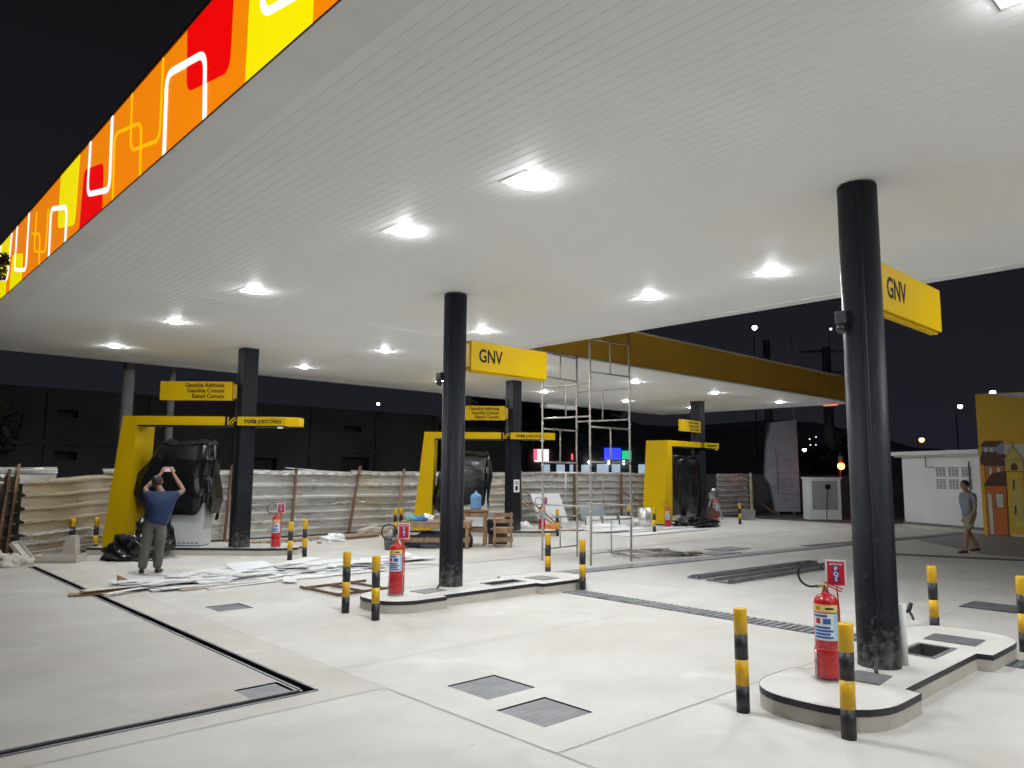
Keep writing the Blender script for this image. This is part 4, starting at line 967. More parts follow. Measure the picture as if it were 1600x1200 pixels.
for i in range(26):
    x = rnd.uniform(4.2, 7.6); yc = 12.05 + .10 * (x - 5.5)
    strip(rnd.uniform(.45, .95), rnd.choice((.2, .3, .4)), .009, (x, yc + rnd.gauss(0, .25), .075 + .03 * rnd.random()), rnd.gauss(.15, .5), rnd.gauss(-.02, .08), rnd.gauss(0, .02), M['pvc'],
          "thin white ceiling strip offcut in the heap strewn beside the photographing man", "white strip offcuts heaped on the floor")
tag(MB().box((0, 0, 0), (.75, .45, .012)).build("board_offcut", M['pvc_grey'], None, (5.55, 12.35, .12), .1), "pale grey rectangular board lying on top of the white offcut heap", "board offcut")
bpy.data.objects["board_offcut"].rotation_euler = (.22, .02, .1)
tag(MB().box((0, 0, 0), (.9, .34, .012)).build("plywood_offcut", M['ply'], None, (3.35, 11.75, .03), .12), "yellow brown plywood offcut at the left tip of the offcut heap", "board offcut")
tag(MB().box((0, 0, 0), (.55, .22, .02)).build("plywood_offcut", M['wood'], None, (2.98, 11.62, .02), -.2), "small brown board lying across the slot drain", "board offcut")
tag(MB().prism([(0, 0), (.32, 0), (0, .16)], 0, .012, lambda p, q, h: (p, h, q)).build("cardboard_scrap", M['wood'], None, (3.45, 12.2, .01), .1), "brown triangular cardboard scrap standing left of the offcut heap", "cardboard")
for i, (x, y_, L_, rz) in enumerate(((5.2, 11.25, 2.4, .04), (6.2, 11.45, 2.0, .03), (4.4, 11.42, 1.5, .08))):
    strip(L_, .12, .02, (x, y_, .012 + .004 * i), rz, 0, 0, M['pvc_grey'] if i else M['wood_pale'], ("long timber batten along the near edge of the offcut heap", "long grey strip behind the batten along the near edge of the heap", "short grey strip at the near left edge of the offcut heap")[i], None, "batten", "batten")

# ------------------------------------------------------------------ rusty frame, scaffold, plates
t = thing("tubular_frame", "rusty tubular frame lying on the floor left of the middle island", "scaffold frame", (5.95, 9.8, 0), R(4))
b = MB(); w, d = .55, .42
for a, c in (((-w, -d), (w, -d)), ((-w, d), (w, d)), ((-w * .95, -d - .06), (-w * .95, d + .12)), ((w * .5, -d - .1), (w * .5, d + .1)), ((-.1, -d), (-.1, d))):
    b.tube([(*a, .03), (*c, .03)], .019, 8)
b.build("tubes", M['tube_rust'], t)
t = thing("scaffold_tower", "tall grey tubular scaffold tower standing between the canopy wings", "scaffold tower", (0, 0, 0))
SP = [(10.72, 10.62), (11.85, 10.72), (10.86, 9.48), (12.02, 9.44)]   # P1..P4
for i, ht in enumerate((4.18, 4.22, 4.26, 4.95)):
    b = MB(); p = SP[i]; z = 0; pts = []
    b.tube([(p[0], p[1], 0), (p[0] + .01, p[1], 1.1), (p[0], p[1] + .008, 2.2), (p[0] - .008, p[1], 3.3), (p[0], p[1], ht)], .021, 10)
    for z in (.98, 1.86, 2.70, 3.55): b.tube([(p[0], p[1], z - .03), (p[0], p[1], z + .03)], .026, 10)
    b.build("leg", M['tube'], t)
def hframe(a, c, z0, z1):
    b = MB(); a, c = SP[a], SP[c]; m_ = lerp((*a, 0), (*c, 0), .5)
    b.tube([(*a, z0), (*c, z0)], .017, 8); b.tube([(*a, z1), (*c, z1)], .017, 8); b.tube([(m_[0], m_[1], z0), (m_[0], m_[1], z1)], .014, 8); b.build("cross_frame", M['tube'], t)
for z0, z1 in ((.22, .83), (1.93, 2.60), (3.66, 4.15)): hframe(0, 1, z0, z1)
for z0, z1 in ((.22, .83), (1.93, 2.60), (3.66, 4.31)): hframe(2, 3, z0, z1)
for z0, z1 in ((1.09, 1.72), (2.8, 3.43)): hframe(0, 2, z0, z1); hframe(1, 3, z0, z1)
for i, (x, y_, rz, l) in enumerate(((12.95, 9.75, -.35, "grey scaffold frame lying on the floor right of the tower, upper one"), (13.15, 9.85, -.28, "grey scaffold frame lying under another right of the tower"))):
    r = thing("tubular_frame", l, "scaffold frame", (x, y_, .0), rz, "scaffold frames lying on the floor")
    b = MB(); z = .10 - .06 * i
    for a, c in (((-.7, -.4), (.8, -.4)), ((-.7, .4), (.8, .4)), ((-.6, -.5), (-.6, .5)), ((.65, -.5), (.65, .5)), ((0, -.4), (0, .4))): b.tube([(*a, z), (*c, z)], .02, 8)
    b.build("tubes", M['tube'], r)
r = thing("plank", "weathered dark plank lying beyond the scaffold feet", "plank", (13.7, 9.45, .05), -.5)
MB().box((0, 0, 0), (.9, .3, .03)).build("board", M['wood_dark'], r)
def channel(label, p0, p1, w, z):
    p0, p1 = Vector((*p0, 0)), Vector((*p1, 0)); d = p1 - p0; r = thing("steel_channel", label, "steel channel", ((p0 + p1) / 2).to_tuple(), math.atan2(d.y, d.x), "folded steel strips on the floor")
    b = MB(); L_ = d.length; pr = [(-w / 2, .005), (-w / 2, .06), (-w / 2 + .02, .065), (-w / 2 + .03, .02), (w * .15, .012), (w * .2, .055), (w / 2, .02), (w / 2, .005)]
    b.prism(pr, -L_ / 2, L_ / 2, lambda p, q, h: (h, p, q + z)); b.build("folded_sheet", M['steel_grey'], r)
channel("dark folded steel channel lying on the floor, the farther strip", (10.8, 7.22), (14.6, 7.0), .22, 0); channel("grey folded steel sheet lying on the floor, the nearer wider strip", (10.75, 6.72), (14.6, 6.55), .44, 0)
# white sheets near the far pump
for i, (x, y_, L_, w, rz) in enumerate(((18.6, 13.7, 4.2, 1.2, .03), (19.4, 14.2, 3.6, .9, .06), (17.9, 14.3, 2.6, .8, -.05))):
    tag(MB().box((0, 0, 0), (L_, w, .03)).build("soffit_sheet", M['pvc'], None, (x, y_, .018 + .035 * i), rz), ("white panel at the bottom of the flat stack before the far right arch", "white panel in the middle of the flat stack before the far right arch", "white panel on top of the flat stack before the far right arch")[i], "panel", "white panels stacked flat")
for i, (x, y_, l) in enumerate(((17.9, 15.55, "white carton left of three in a row behind the scaffold"), (18.35, 15.25, "white carton in the middle of three behind the scaffold"), (18.8, 14.95, "white carton right of three behind the scaffold"))):
    r = thing("carton", l, "carton", (x, y_, 0), A43, "white cartons on the floor")
    MB().box((0, 0, .20), (.42, .34, .40), bev=.008).build("box", M['white_film'], r); b = MB(); b.box((-.2125, 0, .2), (.004, .30, .34)); b.box((0, 0, .402), (.40, .05, .003)); b.build("dark_panel", M['black'], r)
heap("plastic_film", "crumpled white plastic around the cartons behind the scaffold", "plastic film", (18.0, 15.1, 0), (.95, .35, .14), M['white_film'], 14, .4, A43, 4)
heap("plastic_film", "crumpled white plastic between the cartons and the metal drum", "plastic film", (19.6, 15.3, 0), (.8, .4, .22), M['white_film'], 17, .4, A43, 4)
r = thing("metal_drum", "open grey metal cylinder standing left of the far right arch", "metal drum", (18.95, 14.35, 0)); b = MB(); b.lathe([(.20, 0), (.20, .68), (.19, .68), (.19, .05)], seg=28); b.build("shell", M['zinc'], r, recalc=False)
# boards leaning on the fence
tag(MB().box((0, 0, .55), (1.35, .02, 1.1)).build("leaning_board", M['pvc_grey'], None, (18.75, 18.0, .02), -.05), "large pale board leaning against the fence behind the scaffold", "board"); bpy.data.objects["leaning_board"].rotation_euler = (-.45, 0, -.05)
tag(MB().box((0, 0, .33), (1.3, .02, .66)).build("leaning_board", M['blue_board'], None, (21.2, 18.3, .02), -.05), "low blue grey board leaning against the fence right of the pale board", "board"); bpy.data.objects["leaning_board.001"].rotation_euler = (-.4, 0, -.05)
tag(MB().box((0, 0, .6), (.22, .03, 1.2)).build("leaning_plank", M['wood_pale'], None, (25.3, 18.2, 0), 0), "pale plank leaning on the fence left of the far right arch", "plank"); bpy.data.objects["leaning_plank"].rotation_euler = (-.35, -.25, 0)
for i, (x, y_, x2, y2, l) in enumerate(((16.9, 16.0, 17.6, 18.4, "bent timber lath leaning near the square column, left one"), (17.2, 16.2, 17.9, 18.4, "bent timber lath leaning near the square column, right one"))):
    tag(MB().bar((x, y_, .04), (x2, y2, .75 + .1 * i), .06, .03).build("leaning_lath", M['wood'], None), l, "lath")
tag(MB().tube([(16.0, 15.6, .03), (16.6, 15.5, .03), (17.4, 15.0, .03), (18.3, 14.9, .03)], .022, 8).build("lath", M['wood'], None), "curved timber lath on the floor behind the middle rear island", "lath")
heap("orange_bag", "small orange bag on the floor beside the rear extinguisher", "bag", (16.4, 15.9, 0), (.3, .2, .2), M['orange'], 4, .3)
heap("rag_heap", "white rag heap at the foot of the square column", "rags", (15.2, 15.9, .0), (.4, .25, .28), M['white_film'], 5, .4)

# ------------------------------------------------------------------ bench, table, chair, jug, bucket
def wood_table(label, loc, L_, D_, h, rails, cat="work table"):
    r = thing("work_table", label, cat, loc, A43)
    b = MB(); b.box((0, 0, h - .02), (L_, D_, .035)); b.build("tabletop", M['wood'], r)
    for sx in (-1, 1):
        for sy in (-1, 1): b = MB(); b.box((sx * (L_ / 2 - .09), sy * (D_ / 2 - .05), (h - .04) / 2), (.08, .06, h - .04)); b.build("leg", M['wood'], r)
    for z in rails:
        for sy in (-1, 1): b = MB(); b.box((0, sy * (D_ / 2 - .013), z), (L_ - .05, .022, .10)); b.build("rail", M['wood'], r)
        for sx in (-1, 1): b = MB(); b.box((sx * (L_ / 2 - .04), 0, z), (.02, D_ - .12, .10)); b.build("rail", M['wood'], r)
    return r
tb = wood_table("low rough timber work bench strewn with cloths behind the middle column", (10.72, 14.05, 0), 1.62, .75, .60, (.19, .51))
tb2 = wood_table("small taller timber table carrying the blue water jug", (11.75, 13.95, 0), .72, .6, .84, (.36, .72))
b = MB(); b.lathe([(.115, 0), (.130, .015), (.132, .06), (.125, .075), (.132, .09), (.132, .16), (.125, .175), (.132, .19), (.132, .29), (.115, .335), (.05, .375), (.030, .385), (.030, .425), (.026, .43)], seg=28)
o = b.build("water_jug", M['jug'], None, (11.78, 13.92, .842)); tag(o, "translucent blue water jug standing on the small table", "water jug")
def along(c, ang, s, v): return (c[0] + s * cos(ang) - v * sin(ang), c[1] + s * sin(ang) + v * cos(ang))
for nm, s_, v_, sz, m_, l in (("cloth_bundle", -.55, 0, (.20, .14, .13), 'teal', "teal cloth bundle at the left end of the work bench"), ("cloth_bundle", -.36, -.12, (.17, .12, .11), 'bluecloth', "blue cloth bundle on the work bench beside the teal one"),
                              ("plastic_bag", -.22, .1, (.16, .12, .14), 'white_film', "white plastic bag on the work bench"), ("cloth_bundle", .42, .05, (.22, .14, .06), 'ext_red', "red rag on the right end of the work bench"), ("plastic_bag", -.68, .12, (.10, .10, .16), 'rag', "grey plastic bag at the back left of the work bench")):
    x, y_ = along((10.72, 14.05), A43, s_, v_); heap(nm, l, "cloth bundle" if nm[0] == 'c' else "plastic bag", (x, y_, .598), sz, M[m_], hash(l) % 17 if False else len(l) % 17, .35, .3, 3.5, res=3)
x, y_ = along((10.72, 14.05), A43, -.05, 0); heap("cloth_heap", "blue grey cloth heap stored under the work bench", "cloth heap", (x, y_, .0), (.62, .26, .30), M['jeans'], 12, .3, A43)
x, y_ = along((10.72, 14.05), A43, .55, .05); heap("cloth_heap", "dark bag stored under the right end of the work bench", "bag", (x, y_, .0), (.25, .22, .42), M['rubber'], 3, .3, A43)
t = thing("radio", "black portable stereo standing behind the wooden chair", "stereo", (12.35, 13.75, .0), A43)
b = MB(); b.box((0, 0, .42), (.52, .2, .34), bev=.03); b.build("case", M['black'], t); b = MB(); [b.box((-.15 + .15 * k, -.103, .36), (.07, .006, .04)) for k in range(3)]; b.build("buttons", M['chrome'], t)
b = MB(); b.box((0, .02, .125), (.46, .18, .25)); b.build("crate", M['wood_dark'], t)
ch = thing("wooden_chair", "rough timber chair in front of the small table seen from behind", "chair", (12.06, 13.25, 0), A43)
for sx in (-1, 1):
    b = MB(); b.bar((sx * .19, -.20, 0), (sx * .19, -.24, .80), .05, .045); b.build("leg", M['wood'], ch)
    b = MB(); b.bar((sx * .19, .2, 0), (sx * .19, .2, .40), .05, .045); b.build("leg", M['wood'], ch)
b = MB(); b.box((0, 0, .42), (.48, .46, .03)); b.build("seat", M['wood'], ch)
b = MB(); b.box((0, -.255, .74), (.46, .02, .09)); b.box((0, -.25, .60), (.46, .02, .09)); b.build("backrest", M['wood'], ch)
b = MB(); b.box((0, -.225, .36), (.44, .02, .09)); b.box((0, -.232, .17), (.47, .02, .10)); b.box((0, .225, .17), (.47, .02, .08)); b.box((-.222, 0, .17), (.02, .40, .08)); b.box((.222, 0, .17), (.02, .40, .08)); b.build("stretcher", M['wood'], ch)
t = thing("bucket", "grey plastic bucket left of the work bench", "bucket", (9.55, 14.2, 0)); b = MB(); b.lathe([(.115, 0), (.15, .29), (.158, .30), (.142, .29), (.11, .02)], seg=26); b.build("pail", M['bucket'], t, recalc=False)
b = MB(); b.tube([(.15 * cos(a), -.03, .29 + .12 * sin(a)) for a in [pi * k / 12 for k in range(13)]], .004, 6); b.build("handle", M['chrome'], t)
t2 = thing("mixing_tool", "steel trowel stuck in the grey bucket", "trowel", (9.55, 14.25, 0)); b = MB(); b.bar((0, 0, .24), (.06, .02, .42), .09, .01); b.bar((.06, .02, .40), (.10, .03, .48), .02, .02); b.build("blade", M['chrome'], t2)
# lumber and rubble along the fence
for i, (x, y_, L_, w, h, rz, m_) in enumerate(((9.6, 17.35, 3.4, .1, .08, .10, 'wood_pale'), (10.9, 17.55, 3.0, .12, .06, .14, 'wood_pale'), (12.2, 17.7, 2.2, .1, .1, .05, 'wood'), (8.3, 17.2, 2.0, .14, .05, -.06, 'wood'), (10.3, 17.0, 1.8, .08, .06, .22, 'wood_dark'))):
    tag(MB().box((0, 0, h / 2), (L_, w, h)).build("timber", M[m_], None, (x, y_, .0 if i != 1 else .0), rz),
        ("long pale timber along the fence foot behind the bollard pair", "pale timber reaching towards the middle arch along the fence foot", "brown timber at the fence foot left of the middle arch", "wide brown timber at the fence foot behind the left extinguisher", "thin dark timber lying before the fence in the rubble")[i], "timber", "timbers along the fence foot")
for i, (x, y_, rz, l) in enumerate(((11.3, 17.9, .45, "pale concrete block on the lumber below the slanted post, upper one"), (11.65, 17.75, .2, "pale concrete block on the lumber, lower one"))):
    o = MB().box((0, 0, .06), (.75, .22, .12), bev=.02).build("concrete_block", M['kerb_side'], None, (x, y_, .08), rz); o.rotation_euler = (0, -.10 if i == 0 else 0, rz); tag(o, l, "concrete block")
heap("rag_heap", "white crumpled rag in the rubble by the fence foot", "rags", (9.55, 16.7, 0), (.34, .2, .15), M['white_film'], 8, .4)
rnd = random.Random(5); b = MB()
for i in range(160):
    x = rnd.uniform(7.2, 13.5); y_ = 17.5 + .05 * (x - 8) + rnd.gauss(0, .3); s_ = rnd.uniform(.02, .07)
    b.box((x, y_, s_ * .3), (s_ * 1.6, s_, s_ * .7), Matrix.Rotation(rnd.uniform(0, 3), 3, 'Z'), mi=rnd.randint(0, 2))
tag(b.build("rubble", [M['kerb_side'], M['wood'], M['pvc_grey']]), "small rubble and chips scattered along the fence foot", "rubble", None, "stuff")
# left edge: stacked slabs, moulds, block
for i in range(6):
    tag(MB().box((0, 0, .028), (.5, .42, .05), bev=.006).build("slab", M['kerb_side'], None, (2.13 + .02 * (i % 3), 15.3, .058 * i), .12 * ((i % 3) - 1) + .5), "grey slab number by height: " + ("lowest", "second from floor", "third from floor", "fourth from floor", "fifth from floor", "topmost")[i] + " in the stack at the left edge", "slab", "grey slabs stacked at the left edge")
t = thing("concrete_mould", "shallow pale concrete tray lying left of the left island", "tray", (3.52, 16.1, 0), A43 + .1)
b = MB(); b.box((0, 0, .02), (.82, .42, .04)); [b.box(c, d) for c, d in (((0, -.2, .085), (.82, .04, .09)), ((0, .2, .085), (.82, .04, .09)), ((-.39, 0, .085), (.04, .36, .09)), ((.39, 0, .085), (.04, .36, .09)))]; b.build("tray", M['kerb_side'], t)
t = thing("concrete_mould", "pale concrete tray tipped up on edge at the end of the slot drain", "tray", (3.02, 16.0, .02), A43); t.rotation_euler = (0, R(46), A43); t.scale = (.62, .8, .8)
b = MB(); b.box((-.35, 0, .04), (.75, .30, .04)); [b.box(c, d) for c, d in (((-.35, -.14, .08), (.75, .03, .06)), ((-.35, .14, .08), (.75, .03, .06)), ((-.72, 0, .08), (.03, .25, .06)), ((.01, 0, .08), (.03, .25, .06)))]; b.build("tray", M['kerb_side'], t)
tag(MB().prism([(-.16, 0), (.16, 0), (.13, .42), (-.03, .42)], -.09, .09, lambda p, q, h: (p, h, q)).build("concrete_block", M['kerb_side'], None, (3.85, 16.75, 0), A43), "pale concrete block standing beside the leftmost bollard", "concrete block")
heap("rubble_heap", "small grey rubble heap behind the slabs at the left edge", "rubble heap", (2.75, 15.9, 0), (.3, .25, .2), M['kerb_side'], 4, .4)
tag(MB().box((0, 0, .02), (.10, .06, .04), bev=.01).build("stone", M['void'], None, (.95, 7.05, .004), .3), "small dark stone lying alone on the left floor slab", "stone")
# tools by the far right column
t = thing("power_tool_stand", "grey tool stand with blue legs beside the far right column", "tool stand", (24.2, 15.2, .0), 0)
b = MB(); [b.bar((.25 * sx, .2 * sy, .1), (.08 * sx, .06 * sy, .85), .045, .045) for sx in (-1, 1) for sy in (-1, 1)]; b.build("legs", M['blue_board'], t); b = MB(); b.box((0, 0, .95), (.3, .24, .22), bev=.03); b.lathe([(.02, 0), (.09, .04), (.09, .12), (.02, .16)], (0, 0, 1.06), 16); b.build("head", M['chrome'], t)
t = thing("cable_reel", "dark red hose reel standing by the far right column", "hose reel", (23.5, 14.95, .36), A43); b = MB(); b.T = Matrix.Rotation(pi / 2, 4, 'X'); b.lathe([(.23, -.06), (.23, -.04), (.15, -.03), (.15, .03), (.23, .04), (.23, .06)], seg=24); b.build("reel", M['mural_roof'], t)
tag(MB().box((0, 0, .2), (.45, .3, .4), bev=.01).build("crate", M['pole'], None, (26.4, 15.1, 0), A43), "small grey crate on the ground right of the last bollard", "crate")

# ------------------------------------------------------------------ annex, mural wall, kiosk, totem
an = thing("annex", "low white annex with a flat roof and dark louvred windows", "building", (27.35, 7.6, 0), R(62.5))
b = MB(); b.box((1.35, -1.6, 1.22), (3.4, 3.2, 2.44)); b.build("wall", M['wall_white'], an)
b = MB(); b.box((1.5, -1.5, 2.51), (3.95, 3.7, .13)); b.box((1.45, .06, 2.42), (3.6, .22, .06)); b.build("roof", M['wall_white'], an)
b = MB(); b.box((1.35, .03, .06), (3.44, .06, .12)); b.build("plinth", M['pole'], an)
for gi, x0 in enumerate((1.36, .84, .32)):
    for z0, z1 in ((1.30, 1.63), (1.71, 2.03)):
        b = MB(); b.box((x0, .004, (z0 + z1) / 2), (.42, .012, z1 - z0 + .03), mi=0)
        for k in range(3):
            xc = x0 + .135 * (k - 1)
            for q in range(7): b.box((xc, .012, z0 + (q + .5) * (z1 - z0) / 7), (.095, .014, (z1 - z0) / 7 * .62), mi=1)
        b.build("louvre_window", [M['wall_white'], M['louvre']], an)
b = MB(); b.tube([(1.95, .03, 2.40), (1.95, .03, 2.03), (1.60, .03, 2.03)], .014, 8); b.tube([(.20, .04, .1), (.20, .04, 2.2)], .02, 8); b.build("conduit", M['pole'], an)
mw = thing("mural_wall", "yellow wall painted with a row of orange and yellow town houses", "wall", (25.65, 7.0, 0), R(103))
b = MB(); b.box((-3.5, -.12, 2.1), (7, .24, 4.2)); b.build("wall", M['mural_y'], mw)
mu = MB()
def mp(poly, lvl, mi): mu.prism(poly, .002 + .002 * lvl, .003 + .002 * lvl, lambda p, q, h: (p, h, q), mi)
def outl(poly, lvl, mi, w=.022):   # filled shape with a dark outline
    mp(offset_poly(poly, w) if sum(poly[i - 1][0] * poly[i][1] - poly[i][0] * poly[i - 1][1] for i in range(len(poly))) > 0 else offset_poly(poly[::-1], w), lvl, 5); mp(poly, lvl + 1, mi)
mp([(-.25, 4.19), (-6.9, 4.19), (-6.9, 3.0)], 0, 1)
mp([(-.55, 2.66), (-6.9, 2.75), (-6.9, 1.4), (-.55, 1.4)], 0, 1)
outl([(-.10, 2.45), (-.10, 2.62), (-.42, 2.62), (-.42, 2.42)][::1], 1, 4); outl([(-.42, 2.44), (-.42, 2.60), (-.62, 2.74), (-.62, 2.30)], 1, 4)
outl([(-.06, 2.62), (-.16, 2.76), (-.62, 2.77), (-.44, 2.62)], 3, 5)
for c in (-.18, -.32): mp([(c - .04, 2.45), (c + .04, 2.45), (c + .04, 2.53), (c, 2.58), (c - .04, 2.53)], 5, 1)
outl([(-.04, 2.25), (-.10, 2.46), (-.46, 2.44), (-.22, 2.10), (-.05, 2.08)], 3, 5)
outl([(-.14, 1.55), (-.12, 2.10), (-.60, 2.10), (-.62, 1.6)], 5, 2); outl([(-.10, 2.05), (-.42, 2.38), (-.66, 2.36), (-.60, 2.05)], 7, 5)
for c, w in ((-.27, .04), (-.47, .045)): outl([(c - w, 1.78), (c + w, 1.78), (c + w, 1.95), (c, 2.02), (c - w, 1.95)], 7, 1, .014)
outl([(-.12, 0.02), (-.11, 1.45), (-.62, 1.45), (-.60, .02)], 9, 2); outl([(-.08, 1.46), (-.30, 1.80), (-.64, 1.88), (-.64, 1.46)], 11, 5)
outl([(-.17, .03), (-.15, 1.22), (-.25, 1.22), (-.26, .03)], 11, 1, .016); outl([(-.37, .82), (-.36, 1.22), (-.54, 1.22), (-.53, .82)], 11, 1, .025)
outl([(-.64, .02), (-.66, 1.86), (-1.06, 1.86), (-1.08, .02)], 9, 0); mp([(-.74, .30), (-.76, 1.7), (-.98, 1.7), (-1.0, .30)], 12, 3)
outl([(-.63, 1.88), (-.64, 2.20), (-1.08, 2.20), (-1.08, 1.88)], 11, 3); outl([(-.62, 2.21), (-.85, 2.62), (-1.10, 2.21)], 13, 3); mp([(-.835, 2.6), (-.85, 2.82), (-.865, 2.6)], 14, 5)
outl([(-.79, 1.92), (-.79, 2.06), (-.86, 2.13), (-.93, 2.06), (-.93, 1.92)], 13, 5, .01)
for z in (1.35, .62): mp([(-.79, z), (-.80, z + .26), (-.83, z + .28), (-.85, z + .26), (-.84, z)], 14, 5)
x = -1.14
rnd = random.Random(3)
for k in range(7):
    w = rnd.uniform(.5, .8); h = rnd.uniform(1.5, 2.4); mi = (2, 3, 4, 2, 0, 4, 2)[k]
    outl([(x, .02), (x, h), (x - w, h), (x - w, .02)], 9, mi); outl([(x + .03, h + .02), (x - w / 2, h + .45), (x - w - .03, h + .02)], 11, 5)
    for wz in (.5, 1.1): outl([(x - w * .3, wz), (x - w * .3, wz + .35), (x - w * .65, wz + .35), (x - w * .65, wz)], 11, 1, .02)
    x -= w + .03
mu.build("mural", [M['mural_y'], M['mural_w'], M['mural_o'], M['mural_l'], M['mural_b'], M['mural_roof']], mw)
structure(MB().box((26.9, 7.9, .03), (.5, 5.4, .06), Matrix.Rotation(R(62.5 - 90), 3, 'Z')).build("kerb", M['kerb_side']))
g = MB(); g.box((18.2, 5.2, .004), (3.2, .35, .006), Matrix.Rotation(R(-68), 3, 'Z')); g.box((22.6, 8.1, .004), (9.5, .25, .006), Matrix.Rotation(R(-8), 3, 'Z')); structure(g.build("gutter_strip", M['asphalt']))
g = MB(); g.face(((19.8, -9, .0035), (27.5, -9, .0035), (27.5, 8.0, .0035), (22.5, 8.0, .0035), (19.2, 5.2, .0035))); structure(g.build("service_lane", concrete("grey_lane", (.36, .35, .33), (.31, .30, .285), (.22, .21, .20), .4)))
ks = thing("meter_cabinet", "white concrete meter cabinet with a grey door right of the totem", "cabinet", (29.35, 13.45, 0), A43)
b = MB(); b.box((0, .3, .8), (1.28, .6, 1.6), bev=.015); b.box((0, .3, 1.62), (1.36, .68, .06)); b.build("body", M['wall_white'], ks); b = MB(); b.box((0, -.006, .95), (1.0, .02, 1.12)); b.build("door", M['wall_grey'], ks)
b = MB(); b.box((.12, -.02, 1.28), (.20, .02, .18)); b.tube([(.12, -.03, 1.2), (.06, -.04, .7), (.02, -.05, .05)], .012, 6); b.build("meter", M['ink'], ks)
tt = thing("totem_sign", "unfinished grey clad totem with a stepped left edge", "totem", (31.6, 16.25, 0), A43)
b = MB(); pl_ = [(-.42, .12), (.65, .12), (.62, 4.17), (-.50, 4.05), (-.72, 3.2), (-.80, 2.3), (-.84, 1.6), (-.62, 1.25)]
b.prism(pl_, 0, .28, lambda p, q, h: (p, h, q)); b.build("cladding", M['plate'], tt)
b = MB()
for k in range(13):
    z = .32 + .3 * k
    for q in range(5):
        xx = -.5 + .26 * q + .02 * (k % 2)
        if (k * 7 + q * 3) % 4: b.box((xx, -.004, z), (.15 if (k + q) % 3 == 0 else .05, .008, .03))
b.tube([(-.40, -.01, 2.9), (-.32, -.012, 2.5), (-.32, -.012, .95)], .016, 6); b.bar((-.28, -.01, .92), (.62, -.01, .84), .02, .02)
b.build("fixing", M['louvre'], tt)
b = MB(); b.box((-.3, .14, .06), (.12, .12, .12)); b.box((.4, .14, .06), (.12, .12, .12)); b.build("foot", M['pole'], tt)
dw = thing("yard_wall", "dark unlit yard wall behind the totem and cabinet", "wall", (30.6, 15.2, 0), A43)
b = MB(); b.box((1.0, 2.3, .85), (9.5, .2, 1.7)); b.build("wall", M['dark_wall'], dw); b = MB(); b.box((1.0, 2.3, 1.72), (9.5, .28, .05)); b.build("coping", M['dark_wall'], dw)
b = MB(); b.bar((-2.4, 2.1, 1.55), (-.6, .9, .05), .07, .05); tag(b.build("leaning_prop", M['wood_dark'], None, (30.6, 15.2, 0), A43), "timber prop leaning on the dark yard wall", "prop")

# ------------------------------------------------------------------ background: buildings, poles, shops, trees, hill
def wall_holes(b, x0, x1, z0, z1, y, hs, dep=.5):
    X = sorted({x0, x1, *[h[0] for h in hs], *[h[1] for h in hs]}); Z = sorted({z0, z1, *[h[2] for h in hs], *[h[3] for h in hs]})
    for i in range(len(X) - 1):
        for j in range(len(Z) - 1):
            cx, cz = (X[i] + X[i + 1]) / 2, (Z[j] + Z[j + 1]) / 2
            if any(h[0] < cx < h[1] and h[2] < cz < h[3] for h in hs): continue
            b.face(((X[i], y, Z[j]), (X[i + 1], y, Z[j]), (X[i + 1], y, Z[j + 1]), (X[i], y, Z[j + 1])))
bd = thing("unfinished_building", "long dark concrete building behind the zinc fence at left", "building", (0, 27, 0))
hs = [(5.2, 6.15, 3.36, 3.57), (5.3, 6.2, 2.0, 2.26), (12.0, 12.95, 1.2, 2.2), (15.75, 17.0, 1.2, 2.30), (15.75, 16.6, 3.34, 3.57), (9.0, 9.9, 3.3, 3.55), (1.5, 2.4, 2.0, 2.3)]
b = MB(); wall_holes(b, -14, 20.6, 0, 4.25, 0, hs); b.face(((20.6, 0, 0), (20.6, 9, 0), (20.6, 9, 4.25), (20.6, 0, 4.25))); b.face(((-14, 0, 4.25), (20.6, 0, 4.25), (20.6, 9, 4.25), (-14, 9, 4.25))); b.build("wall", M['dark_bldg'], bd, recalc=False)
for k in range(12):
    b = MB(); b.box((-12.6 + 3.0 * k, -.04, 2.1), (.28, .08, 4.2)); b.build("pilaster", M['dark_bldg'], bd)
b = MB(); b.box((3.3, -.05, 2.55), (34.6, .098, .18)); b.build("floor_band", M['dark_bldg'], bd)
for h in hs:
    b = MB(); x0, x1, z0, z1 = h
    b.face(((x0, .4, z0), (x1, .4, z0), (x1, .4, z1), (x0, .4, z1)))
    for a, c in (((x0, z0), (x1, z0)), ((x1, z0), (x1, z1)), ((x1, z1), (x0, z1)), ((x0, z1), (x0, z0))): b.face(((a[0], 0, a[1]), (c[0], 0, c[1]), (c[0], .4, c[1]), (a[0], .4, a[1])))
    b.build("window", M['opening'], bd, recalc=False)
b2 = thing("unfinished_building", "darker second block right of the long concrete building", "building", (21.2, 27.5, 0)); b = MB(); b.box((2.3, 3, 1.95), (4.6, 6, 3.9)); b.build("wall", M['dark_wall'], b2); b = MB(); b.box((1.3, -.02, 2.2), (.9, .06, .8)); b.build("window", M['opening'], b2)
def pole(label, x, y_, r_, h, arms=(), name="utility_pole", m='pole', cat="utility pole"):
    t = thing(name, label, cat, (x, y_, 0)); b = MB(); b.tube([(0, 0, 0), (0, 0, h)], [r_ * 1.15, r_ * .85], 12); b.build("shaft", M[m], t)
    for z, a, L_, o_ in arms:
        b = MB(); b.bar((o_ * cos(a) - L_ / 2 * cos(a), o_ * sin(a) - L_ / 2 * sin(a), z), (o_ * cos(a) + L_ / 2 * cos(a), o_ * sin(a) + L_ / 2 * sin(a), z + .04), .1, .12); b.build("crossarm", M[m], t)
    return t
